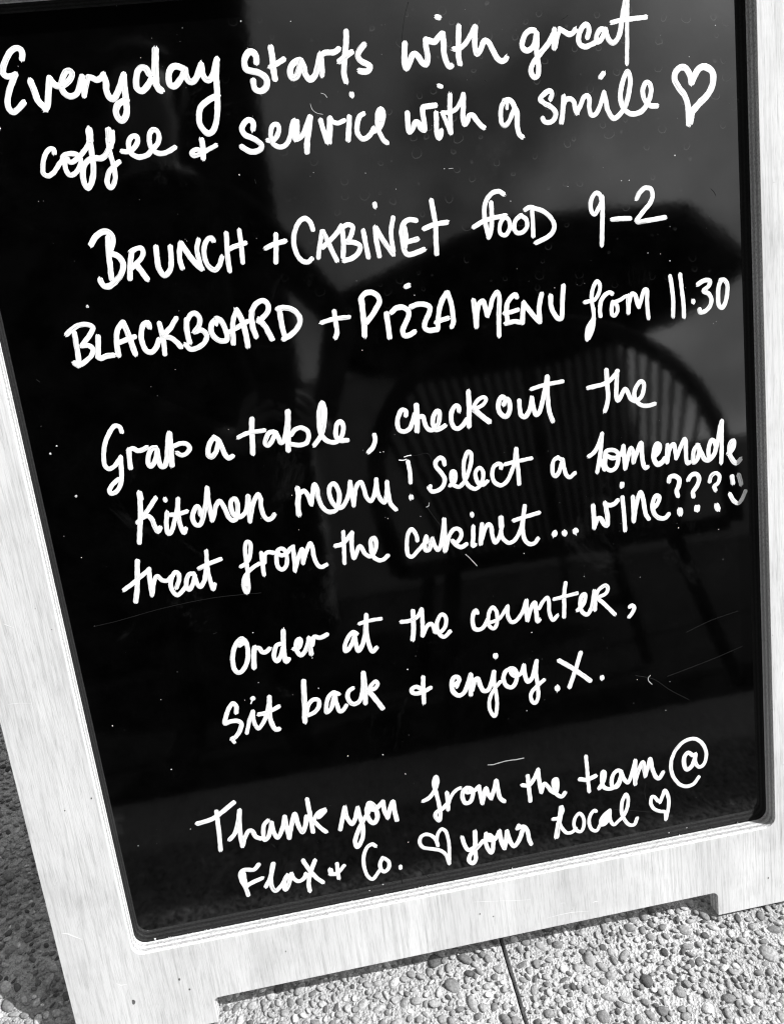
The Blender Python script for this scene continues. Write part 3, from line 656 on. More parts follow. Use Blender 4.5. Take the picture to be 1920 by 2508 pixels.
45 1874,4285 1920,4417 1982,4505 1995,4466 1991,4377 2002,4295 2034,4250 2080,4263 2101,4288
#menu
53 2355,4504 2357,4452 2337,4355 2332,4255
45 2367,4455 2414,4473 2441,4429 2462,4338/2462,4338 2494,4451 2519,4522 2536,4475 2538,4385 2564,4291 2615,4237 2685,4242 2725,4317 2739,4415 2702,4501 2665,4486 2646,4419 2659,4337 2699,4270 2747,4263 2807,4335 2843,4420 2859,4495
43 2858,4493 2860,4397 2862,4266/2862,4266 2885,4363 2923,4458 2960,4481 2975,4440 2995,4327 3029,4281 3063,4317 3096,4413 3110,4483/3110,4483 3106,4381 3121,4298 3159,4247 3187,4308 3209,4441/3209,4441 3209,4325 3221,4222 3262,4163
#exclamation_mark
42 3436,4609 3443,4513 3437,4405
48 3426,4265 3425,4253
11 3353,4637 3392,4630 3423,4635
10 3406,4660 3437,4666 3472,4667
#Select
44 3788,4533 3783,4579 3751,4604 3707,4575 3701,4526 3744,4459 3773,4394 3750,4327 3695,4289 3634,4288 3608,4327
42 3624,4340 3612,4321
42 3823,4321 3864,4350 3881,4409 3875,4445 3853,4453 3838,4385 3856,4321 3904,4294 3954,4327 4016,4430 4053,4536 4055,4606 4031,4624 3988,4555 3968,4457 3968,4366 4001,4290 4059,4250 4112,4273 4151,4349 4153,4420 4125,4450 4086,4420 4080,4360 4104,4295 4144,4279 4190,4306
43 4338,4414 4346,4443 4322,4462 4274,4444 4246,4376 4259,4293 4316,4248 4381,4275 4442,4368 4482,4464 4508,4582
43 4510,4584 4507,4461 4509,4338 4505,4234
39 4385,4448 4460,4457 4653,4471
#a
43 4922,4441 4878,4418 4856,4339 4861,4277 4886,4258 4921,4299 4953,4377 4967,4411/4967,4411 4975,4322 4996,4247 5026,4227 5079,4259
39 4917,4441 4964,4408
#homemade
43 5238,4408 5284,4432 5342,4506 5387,4610/5387,4610 5368,4492 5343,4362 5311,4241
44 5348,4362 5366,4318 5388,4252/5388,4252 5411,4425 5395,4355 5405,4271 5451,4233 5506,4256 5538,4335 5536,4397 5496,4433 5433,4440 5405,4415 5449,4368 5512,4354 5567,4382 5599,4458
46 5599,4458 5599,4346 5603,4232/5603,4232 5640,4351 5677,4430 5695,4364 5695,4283/5695,4283 5739,4389 5784,4467 5786,4361 5791,4267 5814,4204 5834,4212
53 5917,4312 5963,4357 5972,4418 5946,4432 5915,4364 5910,4282 5945,4224 5989,4239 6023,4274
44 6057,4404 6047,4314 6045,4233/6045,4233 6083,4371 6122,4407 6135,4333 6142,4261/6142,4261 6190,4356 6240,4441 6252,4410 6248,4317 6259,4190 6281,4197
47 6386,4355 6347,4334 6322,4254 6324,4191 6358,4207 6388,4276 6393,4323
47 6375,4362 6415,4273 6445,4205 6489,4189 6546,4244 6570,4313 6556,4368 6530,4392 6500,4344 6486,4252 6500,4198
42 6557,4253 6589,4363 6616,4494 6640,4566
45 6643,4565 6634,4409 6629,4263 6619,4147
51 6705,4232 6745,4268 6767,4328 6759,4355 6725,4328 6711,4252 6731,4175 6784,4120 6827,4149
#treat
48 773,4038 749,3909 718,3762 685,3650
44 600,3781 688,3828 775,3885 839,3925 864,3944
43 864,3944 852,3841 845,3690/845,3690 892,3825 928,3865 962,3818 1008,3806 1052,3839
43 1079,3722 1117,3798 1123,3858 1097,3878 1062,3838 1033,3761 1044,3687 1076,3651 1130,3683 1165,3718
43 1263,3835 1225,3837 1187,3787 1175,3717 1193,3683 1234,3728 1269,3814/1269,3814 1275,3741 1301,3696 1343,3740 1371,3818 1390,3886
41 1416,4032 1402,3925 1399,3813 1406,3710 1415,3651 1438,3699
43 1320,3877 1411,3908 1536,3937
#from
40 1712,3834 1750,3849 1796,3892 1825,3980 1832,4050 1805,4064 1778,4007 1768,3897 1766,3795 1754,3693 1749,3612 1723,3562 1706,3608 1716,3700 1755,3755 1822,3806 1885,3835
48 1750,3736 1738,3655
40 1921,3936 1916,3842 1914,3719
44 1937,3839 1957,3918 1989,3933 2034,3919
42 2072,3930 2055,3851 2061,3767 2097,3741 2143,3785 2155,3866 2145,3929 2109,3950 2077,3929 2099,3885 2149,3887 2195,3931 2227,3950/2227,3950 2222,3845 2213,3712/2213,3712 2265,3838 2311,3915 2307,3852 2300,3775/2300,3775 2345,3877 2397,3959 2411,3918 2412,3825 2434,3738 2465,3707 2522,3722
#the
40 2727,4020 2717,3910 2707,3809 2696,3709
46 2634,3893 2698,3903 2765,3954 2809,3997
43 2809,3997 2792,3899 2788,3796 2794,3743 2823,3790 2867,3856 2884,3832 2910,3766 2957,3738 3010,3792 3030,3871 3016,3915 2984,3900 2973,3818 2982,3734 3031,3684 3083,3686 3125,3716
#cabinet
41 3434,3824 3432,3871 3390,3945 3348,3894 3324,3784 3328,3689 3361,3668 3424,3716 3493,3778
47 3526,3846 3528,3799
43 3526,3846 3504,3787 3505,3713 3536,3708 3563,3767 3584,3816/3584,3816 3601,3740 3627,3694 3657,3731 3690,3841 3722,3990
47 3722,3990 3710,3838 3697,3676
43 3709,3691 3749,3811 3802,3876 3844,3880 3876,3844 3864,3783 3808,3739 3782,3764
46 3782,3764 3825,3705 3865,3688 3917,3709
44 4004,3874 3993,3773 3980,3680 4002,3690
43 4004,4003 4005,3990
48 4093,3885 4078,3791 4061,3691
44 4078,3739 4120,3837 4160,3878 4183,3848 4185,3764 4209,3681 4256,3732 4284,3812 4297,3923
56 4291,3921 4286,3832
42 4277,3792 4286,3717 4353,3653 4419,3685 4475,3772 4518,3902 4541,4006
44 4541,4006 4518,3902 4501,3768 4512,3660 4561,3610 4614,3617 4647,3653
42 4419,3875 4512,3892 4680,3916
#ellipsis
61 4824,3679 4819,3670
59 4926,3672 4926,3661
64 5039,3674 5042,3665
#wine
49 5243,3899 5244,3802 5240,3677/5240,3677 5284,3764 5311,3760 5349,3690 5372,3676 5386,3759 5377,3856 5370,3910
47 5369,3899 5427,3880 5476,3894 5503,3919
45 5555,3942 5560,3807 5561,3700 5560,3597
49 5561,4083 5556,4057
47 5665,3926 5663,3813 5658,3679/5658,3679 5702,3871 5748,3967 5769,3903 5780,3806 5792,3729 5819,3680
47 5877,3780 5923,3827 5943,3888 5911,3908 5875,3855 5866,3782 5894,3703 5958,3661 6002,3665 6035,3696
#question_marks
49 6054,4035 6067,4076 6122,4078 6164,4035 6155,3973 6131,3924 6141,3871
63 6155,3717 6158,3686
47 6262,4021 6296,4064 6352,4066 6377,4015 6352,3944 6305,3887 6308,3841
65 6342,3721 6342,3697
43 6488,3967 6510,4027 6566,4046 6597,4004 6578,3943 6535,3907 6548,3869
61 6556,3705 6565,3674
#smiley
50 6733,3986 6741,3917
48 6808,3987 6829,3893
46 6705,3804 6738,3737 6787,3697 6833,3733 6873,3812
#Order
47 1570,3047 1617,3081 1606,3115 1545,3078 1494,2980 1475,2865 1496,2780 1524,2769 1582,2813 1628,2913 1640,3018 1623,3096 1590,3110
41 1584,3071 1622,3059
51 1707,3001 1684,2903 1671,2797
47 1711,2995 1750,2988 1773,2941 1813,2939 1845,2964
45 1957,2995 1926,2989 1892,2931 1880,2857 1900,2821 1943,2867 1977,2948
50 2007,3121 1991,2999 1982,2893 1988,2800 2015,2825
48 2084,2918 2135,2931 2159,2991 2152,3014 2124,2997 2107,2914 2137,2844 2188,2878 2230,2957 2245,3006
50 2245,3003 2243,2912 2243,2841
46 2266,2929 2299,3010 2337,2993 2378,2996 2424,3013
#at
46 2717,2969 2684,2991 2633,2952 2586,2873 2582,2808 2627,2833 2672,2901 2694,2950/2694,2950 2696,2853 2708,2786 2757,2843 2798,2955 2836,3145
46 2836,3145 2817,2985 2821,2853 2849,2755 2893,2789
40 2759,3070 2841,3083 2977,3085
#the
49 3304,3109 3293,2968 3282,2882 3266,2812
44 3176,3015 3267,3015 3344,3046 3391,3111
44 3393,3111 3387,2984 3371,2836/3371,2836 3424,2923 3468,2948 3487,2923 3500,2855
42 3504,2849 3551,2841 3603,2881 3626,2943 3621,2998 3588,3026 3546,2979 3525,2894 3548,2814 3587,2785 3654,2832
#counter
45 3953,2980 3940,3010 3909,2971 3895,2886 3909,2817 3950,2799 4006,2822 4050,2892
41 4055,2880 4074,2965 4116,3013 4148,2963 4150,2875 4133,2811 4104,2783 4060,2824 4049,2881
39 4063,2857 4106,2860 4172,2882 4233,2949 4269,2996
43 4271,2995 4264,2888 4296,2822 4339,2826 4410,2897 4465,3018
48 4470,3021 4461,2921 4462,2815
46 4469,2831 4511,2935 4554,2992 4562,2904 4568,2781 4589,2797
41 4596,2920 4645,2989 4691,3020 4703,2969 4699,2859 4730,2770 4780,2809
44 4894,3143 4871,3029 4861,2898 4849,2786
41 4763,2992 4852,2999 5008,3015
44 4998,2832 5050,2866 5088,2937 5087,2993 5053,2976 5030,2891 5050,2799 5097,2768 5146,2827 5175,2934 5192,3006
48 5191,3003 5190,2909 5183,2810
42 5199,2952 5248,3021 5316,3049 5337,3012 5309,2961 5242,2939
44 5219,2926 5291,2847 5391,2721
#comma
45 5561,2774 5586,2784 5607,2760 5587,2708 5549,2667
#Sit
46 1422,2358 1433,2425 1408,2462 1360,2416 1317,2336 1294,2262 1352,2274 1422,2266 1452,2232 1424,2159 1374,2102 1336,2087
36 1335,2081 1354,2044
48 1602,2474 1610,2478
15 1593,2450 1580,2428
40 1581,2339 1536,2250 1490,2124
42 1586,2338 1576,2264 1583,2196/1583,2196 1606,2147 1659,2192 1708,2273 1751,2387
49 1768,2461 1753,2364 1741,2255 1752,2163 1779,2104 1810,2105
46 1638,2297 1712,2300 1787,2325 1844,2345
#back
53 2126,2567 2111,2431 2095,2289 2076,2135
45 2098,2198 2134,2304 2193,2354 2242,2339 2238,2273 2183,2216 2118,2195
45 2449,2368 2405,2393 2355,2363 2317,2281 2304,2193 2350,2218 2387,2301 2413,2361/2413,2361 2418,2262 2438,2179 2470,2184 2511,2231
47 2599,2402 2560,2381 2537,2329 2553,2259 2591,2229 2647,2252 2691,2345 2726,2545
51 2728,2545 2725,2406 2706,2223
43 2742,2336 2793,2405 2839,2436 2856,2405 2830,2365 2754,2345
54 2754,2345 2805,2257 2871,2133
#ampersand
46 3283,2269 3244,2299 3195,2286 3195,2246 3246,2225 3322,2239 3387,2262
46 3324,2388 3313,2298 3308,2208 3299,2112
#enjoy
50 3645,2248 3687,2286 3680,2327 3643,2333 3610,2277 3611,2186 3664,2125 3720,2143 3772,2225 3815,2328
39 3658,2223 3695,2295
51 3817,2324 3809,2218 3794,2111
49 3814,2160 3857,2266 3885,2272 3903,2189 3935,2126 3979,2129 4025,2212 4061,2317
40 4063,2317 4051,2196 4060,2068 4055,1930 4019,1821 3982,1886 3974,1969 4005,2067 4056,2138 4114,2194
53 4093,2495 4093,2481
47 4232,2323 4181,2298 4152,2223 4176,2139 4229,2112 4276,2155 4295,2231 4279,2303 4243,2321 4243,2264 4283,2228 4340,2246 4380,2328
47 4380,2328 4382,2227 4407,2142 4455,2179 4491,2276 4519,2354
43 4519,2354 4503,2228 4506,2078 4501,1951 4462,1889 4427,1930 4427,2000 4489,2069 4580,2131
#full_stop
59 4715,2018 4715,2004
#X
49 4995,2359 4932,2196 4848,2003
52 4762,2313 4889,2210 5074,2034
#full_stop
52 5207,2046 5208,2035
#Thank
50 846,1233 985,1251 1086,1299 1239,1394
48 1052,1328 1043,1179 1033,1016 1020,892
48 1131,989 1189,1042 1245,1160 1280,1291/1280,1291 1254,1134 1244,994 1244,889/1244,889 1282,974 1336,1046 1366,1039 1396,961 1439,934
46 1542,1121 1499,1082 1475,992 1477,908 1511,925 1551,1012 1576,1090/1576,1090 1582,969 1609,904 1662,976 1717,1129
49 1717,1129 1719,1000 1727,880/1727,880 1777,1035 1825,1141 1835,1034 1871,913 1906,972 1935,1085
47 1972,1276 1975,1112 1977,980 1978,896
44 1999,1024 2064,1105 2131,1127
60 2063,1058 2126,1107
47 2008,1010 2060,927 2109,870
#you
49 2260,862 2299,984 2340,1105/2340,1105 2344,998 2390,898 2430,956 2472,1071
48 2472,1071 2480,970 2496,846 2472,705 2406,621 2393,685 2436,798 2511,915 2576,998
52 2594,1090 2565,1036 2567,927 2613,863 2657,908 2662,992 2630,1082 2595,1102 2593,1042 2644,1019 2703,1055 2740,1087
50 2740,1087 2743,987 2767,897/2767,897 2811,1008 2846,1071 2849,964 2860,846
#from
46 3165,1007 3225,1031 3293,1101 3338,1200 3328,1261 3299,1196 3308,1086 3324,937 3327,815 3303,747 3270,803 3286,848 3362,881 3405,920
57 3326,1244 3313,1145
48 3423,1048 3422,966 3413,856
41 3422,917 3465,1005 3527,1065 3570,1078
48 3638,1066 3601,1037 3583,969 3608,890 3653,893 3693,958 3695,1030 3649,1064 3633,1019 3710,1015 3770,1055/3770,1055 3778,965 3789,855/3789,855 3821,956 3845,1021 3860,948 3888,893/3888,893 3932,994 3963,1088 3970,986 3987,872 4026,828
#the
47 4308,1072 4308,941 4312,771
47 4242,973 4312,958 4374,1025 4428,1121
47 4428,1121 4428,989 4439,850/4439,850 4481,942 4512,911 4552,842 4595,808 4622,889 4620,969 4591,968 4584,884 4605,794 4659,752 4700,790
#team
43 4965,1171 4967,1039 4967,892 4971,753
50 4877,916 4958,894 5056,921
48 5085,763 5140,844 5158,939 5142,955 5125,884 5135,771 5185,736 5261,745 5324,819 5342,914 5308,934 5260,906 5231,826 5238,750 5284,741 5337,841 5344,914
46 5344,914 5371,822 5414,764 5468,877 5511,1007
50 5511,1007 5496,859 5494,735
48 5503,783 5552,909 5597,978 5609,885 5616,810/5616,810 5652,914 5680,1004 5697,892 5732,774 5766,742 5820,809
#at_sign
51 6166,947 6121,987 6078,952 6066,868 6094,788 6149,814 6188,893 6202,950
44 6202,950 6198,854 6237,790 6291,810 6327,915 6296,1051 6199,1140 6080,1130 5970,1035 5916,898 5926,759 5997,632 6078,584 6163,598 6228,670
#Flax
47 1371,639 1316,593 1213,610 1175,576 1172,491 1199,399 1210,311
38 1208,569 1208,483 1212,409
47 1228,430 1304,455 1378,473
47 1406,371 1458,451 1501,552 1522,618
47 1516,616 1483,507 1467,437 1468,338 1493,295 1553,337 1653,463 1614,416 1589,323 1599,284 1641,348 1685,459/1685,459 1702,396 1750,355 1808,379 1834,426
48 1828,587 1875,469 1925,371 1992,290
48 1948,560 1887,441 1847,314 1844,221
#ampersand
57 2092,414 2095,376
44 2088,409 2119,358 2177,377 2241,434
41 2087,362 2146,352
43 2171,474 2164,379 2165,297
#Co.
41 2599,592 2570,620 2513,598 2463,511 2447,391 2468,262 2516,207 2566,252 2621,315
44 2656,437 2619,377 2622,302 2657,269 2706,308 2710,382 2675,425
42 2830,293 2827,274
#heart
42 3258,454 3244,526 3206,583 3143,615 3091,596 3068,527 3103,463 3199,424 3284,386 3333,320 3355,214
39 3247,500 3274,593 3318,640 3354,613 3376,509 3374,386 3355,214
#your
47 3528,493 3544,398 3582,328 3629,342
52 3673,530 3665,422 3647,301
50 3648,313 3648,200 3609,158 3574,203 3592,263 3673,333 3748,404
47 3790,482 3776,398 3794,294 3829,242 3853,318 3858,418 3822,463 3799,455 3806,410 3872,390 3938,479
52 3938,479 3949,361 3974,269/3974,269 4007,373 4021,461/4021,461 4040,353 4083,268 4146,330 4195,445
52 4140,473 4156,501
48 4149,480 4211,479 4246,422 4254,320 4272,255
#Local
45 4544,499 4604,502 4657,584 4649,624
57 4646,624 4622,505 4590,398 4563,278
43 4607,458 4629,378 4681,303 4739,297 4788,331
41 4869,477 4842,508 4793,468 4769,385 4798,304 4843,287 4876,337 4886,424 4864,491 4846,505
41 5028,494 5011,510 4961,458 4942,361 4971,279 5016,257 5068,322 5120,387 5184,471
44 5184,471 5123,436 5077,370 5080,319 5127,328 5173,401 5184,471
43 5184,471 5182,361 5219,290 5280,327 5330,367 5383,457 5402,579 5382,633 5336,555 5317,446 5340,340 5394,252 5452,240 5490,312
#heart
42 5739,474 5706,529 5677,538 5658,463 5687,394 5756,341 5814,322 5821,232
44 5764,453 5802,534 5828,586 5865,496 5859,370 5821,232'''
SCRATCH = '''6 258,3470 470,3487 922,3543 1391,3567 1858,3543
12 3894,1284 3951,1277 3982,1280 4095,1291 4193,1286 4283,1287
9 3898,3607 3935,3562 4000,3471
6 3573,4132 3623,4034 3685,3929
8 3562,4142 3583,4147 3594,4178
8 5929,1924 6237,1986 6518,2048 6786,2118
7 6163,2385 6442,2470 6748,2524
7 5576,1998 5772,1920 5948,1764 6155,1612
10 5739,1968 5715,1949 5717,1911 5751,1867
5 3921,8566 3881,8473 3849,8364 3819,8237 3802,8190
6 3072,7913 3099,7901 3117,7874
6 2965,7834 2976,7790 3011,7758 3059,7744
4 3471,4668 3534,4660 3619,4667 3645,4652 3671,4596
8 2829,246 2823,157 2823,81
8 3000,258 3057,165 3124,89
8 5610,706 5595,614 5608,501
7 5220,481 5451,413 5684,343
6 1533,850 1571,799
6 6615,6781 6646,6749 6661,6718
6 229,5807 252,5783
6 4125,7196 4163,7196
5 2393,7271 2399,7240
5 4530,7901 4551,7883
5 5274,8332 5313,8346 5333,8361
7 1341,3207 1374,3214
6 5097,3211 5103,3162'''
SPECKS = '''2477,8523,7 2894,8492,5 1988,8510,4 1725,8452,3 1608,8311,4 1727,6827,3 2266,7323,7 4084,7200,5 5813,6932,7 6272,7106,8 6451,7935,5 6714,8175,5 5741,6935,5 3370,7231,4 3627,7071,4 4668,6863,5 5220,6936,4 3683,6139,5 5021,6052,4 5959,6266,5 6085,6245,4 6175,6171,6 3181,4737,6 3213,4737,6 3137,5704,6 1717,3154,6 2247,2794,6 2261,2465,7 2810,1618,8 3175,2503,9 4491,3521,6 4496,2675,7 6132,3535,7 6566,3450,6 5095,3181,5 6132,3535,4 4367,1820,7 5690,3075,4 5883,504,6 5850,52,7 6059,69,7 6179,-411,6 232,2442,8 697,1875,8 734,2626,4 228,1110,6 766,1187,6 193,15,11 201,-7,9 2618,118,9 2466,77,7 2948,562,6 3014,1356,7 4883,-21,7 279,5203,9 209,5142,11 282,4151,6 351,4726,13 784,6374,14 692,8217,4 618,8325,3 5953,1858,5 6604,3122,4 2451,1675,7 1526,2473,5 1686,2633,5 1433,5744,4 1811,5145,4 2293,4449,5 1974,4270,4 2308,4105,4 3174,4086,5 3495,4058,4 4056,2023,6 5890,1537,5 5591,1948,5'''
blocks = []
for ln in WORDS.strip().split('\n'):
    if ln[0] == '#': blocks.append((ln[1:], []))
    else: blocks[-1][1].append(ln)
KIND = {'heart': ('drawn_heart', 'white hand drawn heart outline'), 'smiley': ('drawn_smiley', 'white hand drawn smiling face'), 'plus': ('handwritten_plus', None), 'ampersand': ('handwritten_ampersand', None),
        'comma': ('handwritten_comma', None), 'full_stop': ('handwritten_full_stop', None), 'ellipsis': ('handwritten_ellipsis', None), 'exclamation_mark': ('handwritten_exclamation_mark', None),
        'question_marks': ('handwritten_question_marks', None), 'at_sign': ('handwritten_at_sign', None), '9-2': ('handwritten_hours', 'white handwritten opening hours 9-2'), '11.30': ('handwritten_time', 'white handwritten time 11.30'),
        'Flax': ('handwritten_word', None), 'Co.': ('handwritten_word', None), 'Everyday': ('handwritten_word', 'large white handwritten word Everyday')}
for i, (w_, ls) in enumerate(blocks):
    nm, lab = KIND.get(w_, ('handwritten_word', 'white handwritten word ' + w_))
    o = strokes_object(nm, ls, m_ink, panel, i+1)
    if lab: o['label'] = lab
m_scr = plain('scratch', .008, .6, .5, 300); m_scr.node_tree.nodes['Principled BSDF'].inputs['Specular IOR Level'].default_value = .08; m_scr2 = plain('bright_scratch', .30, .6, .4, 300)
for i, ln in enumerate(SCRATCH.strip().split('\n')):
    strokes_object('scratch', [ln], m_scr2 if i in (1, 2, 4, 8, 10, 11, 20) else m_scr, panel, 300+i, 1.8, .00001, 1.0)
V, F = [], []
for tok in SPECKS.split():
    x, y, r_ = [float(c)*1e-4 for c in tok.split(',')]; k = len(V); ph = rng.uniform(0, 6)
    x -= HALF; y += YF
    V.append((x, y, .00045)); 
    for j in range(7): rr_ = r_*rng.uniform(.65, 1.25); V.append((x+rr_*math.cos(ph+j*.8976), y+rr_*math.sin(ph+j*.8976), .00002))
    for j in range(7): F.append((k, k+1+j, k+1+(j+1) % 7))
ds = from_np('dust_specks', V, F, plain('dust', .5, .9, .4, 900), panel); ds['kind'] = 'stuff'

# ------------------------------------------------------------------ what stands behind the photographer and shows in the gloss, plus an added sail and wall
m_blk = plain('black_fabric', .006, .95, .2, 30); m_char = plain('charcoal_paint', .008, .7, .2, 12, .2); m_dkw = plain('dark_stained_timber', .008, .6, .4, 25)
for m_, sv in ((m_blk, .05), (m_char, .12), (m_dkw, .25), (m_shade_ground, .1)): m_.node_tree.nodes['Principled BSDF'].inputs['Specular IOR Level'].default_value = sv
m_glass = plain('window_glass', .01, .05, .1, 3)
bld = thing('cafe_building', 'dark clad cafe building behind the photographer', 'building', (-4.05, -8, 0))
bm = bmesh.new(); box(bm, -6, 4.0, -3, 3.0, -.02, 7.5); from_bm('wall', bm, m_char, bld)
bm = bmesh.new()
for k in range(30): box(bm, -6.02, 4.02, 3.001, 3.02, .1+k*.245, .315+k*.245)
from_bm('cladding', bm, m_char, bld)
bm = bmesh.new(); box(bm, -6.2, 4.03, -3.2, 3.03, 7.5, 7.62); from_bm('roof', bm, m_char, bld)
for wx in (-4.2, -1.6):
    bm = bmesh.new(); box(bm, wx, wx+1.3, 3.022, 3.06, .9, 2.3); wf = from_bm('window', bm, m_dkw, bld)
    bm = bmesh.new(); box(bm, wx+.08, wx+1.22, 3.061, 3.065, .98, 2.22); from_bm('pane', bm, m_glass, wf)
# backdrop wall added far behind the chair to set the grey between its spindles
gw = None
bm = bmesh.new(); box(bm, 0, 6.0, -.15, .15, -.02, 3.9); box(bm, -.03, 6.03, -.2, .2, 3.9, 3.98); box(bm, 6.0, 22, -.12, .12, -.02, 1.9)
gw = from_bm('backdrop_wall', bm, plain('render_wall', .70, .9, .15, 3)); gw.location = (.1, -13, 0); tag(gw, 'tall rendered wall added far behind the photographer as a backdrop for reflections', 'wall')
# parasol well behind the chair
def parasol(loc, rad_, zt, zr, label):
    par = thing('parasol', label, 'parasol', loc, 0)
    bm = bmesh.new(); apex = bm.verts.new((0, 0, zt)); K = 8; rim = []; mid = []; low = []; zm = zr+(zt-zr)*.60
    for k in range(K):
        a = 2*math.pi*(k+.5)/K; c_, s_ = math.cos(a)*rad_, math.sin(a)*rad_
        mid.append(bm.verts.new((.53*c_, .53*s_, zm))); rim.append(bm.verts.new((c_, s_, zr))); low.append(bm.verts.new((1.01*c_, 1.01*s_, zr-.12)))
    for k in range(K):
        j = (k+1) % K; bm.faces.new((apex, mid[k], mid[j])); bm.faces.new((mid[k], rim[k], rim[j], mid[j])); bm.faces.new((rim[k], low[k], low[j], rim[j]))
    cn = from_bm('canopy', bm, m_blk, par); sm = cn.modifiers.new('thick', 'SOLIDIFY'); sm.thickness = .004
    bm = bmesh.new(); tube(bm, [(0, 0, .05), (0, 0, zt-.03)], .022, 12); from_bm('pole', bm, m_dkw, par)
    bm = bmesh.new(); box(bm, -.28, .28, -.28, .28, -.012, .06); from_bm('base', bm, m_char, par)
    for k in range(K):
        a = 2*math.pi*(k+.5)/K; bm = bmesh.new(); tube(bm, [(f_*rad_*math.cos(a), f_*rad_*math.sin(a), z_) for f_, z_ in ((.02, zt-.05), (.53, zm-.02), (.985, zr-.015))], .009, 6); from_bm('rib', bm, m_dkw, par)
parasol((1.45, -4.0, 0), 1.42, 2.53, 2.02, 'open black parasol standing beyond the spindle back chair')
# unseen sail, added high on the right to shade the photographer and paving
sail = thing('added_shade_sail', 'unseen dark sail on four posts, added to shade the paving', 'shade sail', (4.22, -2.28, 0))
bm = bmesh.new(); NV = 10; gv = {}
for i in range(NV+1):
    for j in range(NV+1):
        u, v = i/NV*2-1, j/NV*2-1; gv[i, j] = bm.verts.new((u*1.5, v*.54, 4.0-.10*(1-u*u)*(1-v*v)+.06*u*v))
for i in range(NV):
    for j in range(NV): bm.faces.new((gv[i, j], gv[i+1, j], gv[i+1, j+1], gv[i, j+1]))
sc_ = from_bm('canopy', bm, m_blk, sail, True); sm = sc_.modifiers.new('thick', 'SOLIDIFY'); sm.thickness = .003
for ux, uy in ((-1, -1), (1, -1), (1, 1), (-1, 1)):
    bm = bmesh.new(); tube(bm, [(ux*1.56, uy*.60, -.012), (ux*1.56, uy*.60, 4.15)], .035, 12); from_bm('post', bm, m_char, sail)
# spindle back armchair
ch = thing('spindle_chair', 'black hoop back chair with slim spindles in front of the sign', 'chair', (.53, -1.02, 0))
hoop = []
for k in range(33):
    a = math.pi*k/32; x = -math.cos(a)*.465; z = .56 + math.sin(a)**.8*.45 - .035*x; hoop.append((x, -.02+.10*math.sin(a)*0, z))
hoop = [(-.44, -.02, .42)] + hoop + [(.45, -.02, .42)]
bm = bmesh.new(); tube(bm, hoop, .024, 12); from_bm('hoop_rail', bm, m_dkw, ch, True)
bm = bmesh.new(); bmesh.ops.create_cone(bm, cap_ends=True, segments=40, radius1=.42, radius2=.44, depth=.04, matrix=Matrix.Translation((0, -.30, .42)))
from_bm('seat', bm, m_dkw, ch)
bm = bmesh.new(); box(bm, -.42, .43, -.05, .0, .40, .44); from_bm('seat_rail', bm, m_dkw, ch)
NS = 30
for k in range(NS):
    u = (k+.5)/NS; a = math.acos(1-2*u*.96-.04); xt = -math.cos(a)*.455; zt = .56+math.sin(a)**.8*.445-.035*xt
    bm = bmesh.new(); tube(bm, [(xt*.72, -.03, .44), (xt*.86, -.02, .5*(.44+zt)), (xt, -.02, zt)], .0075, 7); from_bm('spindle', bm, m_dkw, ch, True)
for sx_, sy_ in ((-1, 0), (1, 0), (-1, 1), (1, 1)):
    bm = bmesh.new(); tube(bm, [(sx_*.30, -.06-.44*sy_, .41), (sx_*.38, -.01-.56*sy_, 0)], [.022, .016], 10); from_bm('leg', bm, m_dkw, ch, True)
# the photographer, in dark clothes, phone held low in front of the sign
CP = cam.matrix_world.translation.copy(); CF = (m3 @ Vector((0, 0, -1))); CU = m3 @ Vector((0, 1, 0)); CR = m3 @ Vector((1, 0, 0))
ph = thing('phone', 'black phone held up to the sign by the photographer', 'phone', (0, 0, 0))
pm = Matrix((CR, CU, -CF)).transposed().to_4x4(); pm.translation = CP - CF*.016 + CU*-.05 + CR*-.022
ph.matrix_world = pm
bm = bmesh.new(); box(bm, -.037, .037, -.075, .075, .0, .008); pb = from_bm('body', bm, plain('phone_black', .01, .3, .1, 20), ph)
bv = pb.modifiers.new('b', 'BEVEL'); bv.width = .003; bv.segments = 3
PW = pm
person = thing('person', 'person in dark clothes leaning forward and holding a phone with both hands', 'person', (-.36, -1.16, 0))
def P_(w3): return Vector(w3) - person.location
def pl(x, y, z): return P_(PW @ Vector((x, y, z)))
chains = []; verts = []; edges = []; rad = []
def add(p, r, par_=None):
    verts.append(tuple(p)); rad.append(r)
    if par_ is not None: edges.append((par_, len(verts)-1))
    return len(verts)-1
pel = add((0, 0, .93), .15); sp1 = add((0, .04, 1.10), .135, pel); sp2 = add((0, .10, 1.27), .15, sp1); nk0 = add((0, .15, 1.42), .085, sp2); nk = add((0, .19, 1.49), .052, nk0)
h1 = add((0, .235, 1.56), .078, nk); h2 = add((0, .255, 1.64), .092, h1); h3 = add((0, .255, 1.71), .070, h2)
skin_from = []
def hand(wrist, palm_dir, side_dir, tip_dir, par_):
    pa = add(wrist + palm_dir*.045, .026, par_); kn = []
    for f_, (off, ln) in enumerate(((-.030, .066), (-.010, .074), (.011, .070), (.030, .054))):
        k0 = add(wrist + palm_dir*.085 + side_dir*off, .0105, pa); k1 = add(wrist + palm_dir*(.085+ln*.40) + side_dir*off + tip_dir*.012, .0088, k0); add(wrist + palm_dir*(.085+ln*.62) + side_dir*off + tip_dir*.034, .0076, k1)
    t0 = add(wrist + palm_dir*.035 - side_dir*.040 + tip_dir*.010, .012, pa); add(wrist + palm_dir*.062 - side_dir*.052 + tip_dir*.030, .0095, t0)
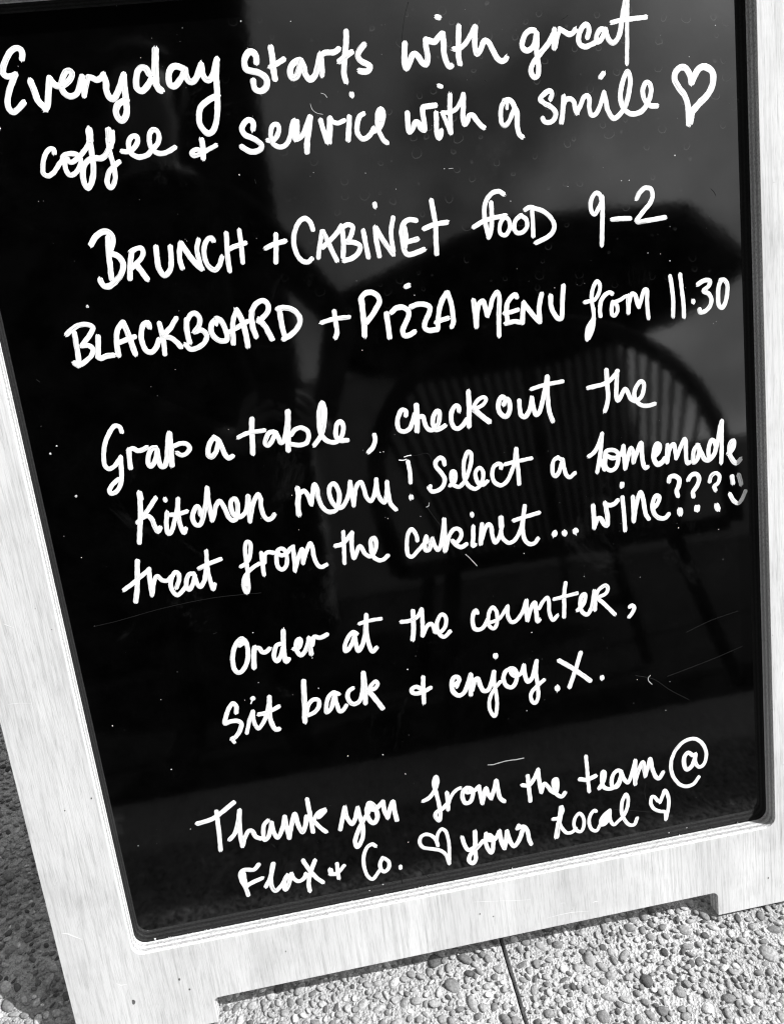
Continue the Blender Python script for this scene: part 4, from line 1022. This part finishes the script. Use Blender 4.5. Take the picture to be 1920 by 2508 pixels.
for sg in (-1, 1):
    sh = add((sg*.185, .14, 1.39), .066, nk0)
    el = add(P_((-.36+sg*.40, -1.02, 1.08)), .046, sh)
    grip = pl(sg*.046, -.045, .018); wr = grip + (Vector((sg*.03, -.085, -.055)))
    fo = add(el.__class__ and (Vector(verts[el])*.55+wr*.45), .037, el); w_ = add(wr, .026, fo)
    pd = (grip-wr).normalized(); sd_ = (CU*1.0 - pd*CU.dot(pd)).normalized(); hand(wr, pd, sd_, CR*(-sg), w_)
    hp = add((sg*.095, -.01, .86), .105, pel); kn_ = add((sg*.12, .06, .48), .062, hp); an = add((sg*.13, -.02, .09), .042, kn_); to = add((sg*.15, .13, .035), .036, an)
me = bpy.data.meshes.new('body'); me.from_pydata(verts, edges, []); me.update()
m_skin = plain('skin', .16, .5, .08, 60); m_cloth = m_blk
body = link('body', me, [m_cloth, m_skin], person)
sk = body.modifiers.new('skin', 'SKIN')
for i, v in enumerate(me.skin_vertices[0].data): v.radius = (rad[i], rad[i]*(.72 if i in (pel, sp1, sp2) else 1)); v.use_root = (i == pel)
sb_ = body.modifiers.new('sub', 'SUBSURF'); sb_.levels = sb_.render_levels = 2
dg = bpy.context.evaluated_depsgraph_get(); bme = bpy.data.meshes.new_from_object(body.evaluated_get(dg)); body.modifiers.clear(); body.data = bme
while len(bme.materials) < 2: bme.materials.append(m_skin)
bme.materials[0] = m_cloth; bme.materials[1] = m_skin
wrists = [Vector(verts[i]) for i in range(len(verts)) if abs(rad[i]-.026) < 1e-6]
for p in bme.polygons:
    c = p.center; p.use_smooth = True
    p.material_index = 1 if (c.z > 1.47 or any((c-q_).length < .12 and c.y > q_.y-.01 for q_ in wrists)) else 0
bm = bmesh.new(); bmesh.ops.create_uvsphere(bm, u_segments=24, v_segments=14, radius=.108, matrix=Matrix.Translation((0, .238, 1.665)))
for v in list(bm.verts):
    if v.co.y > .285 and v.co.z < 1.70: bm.verts.remove(v)
from_bm('hair', bm, plain('hair', .015, .5, .3, 200), person, True)
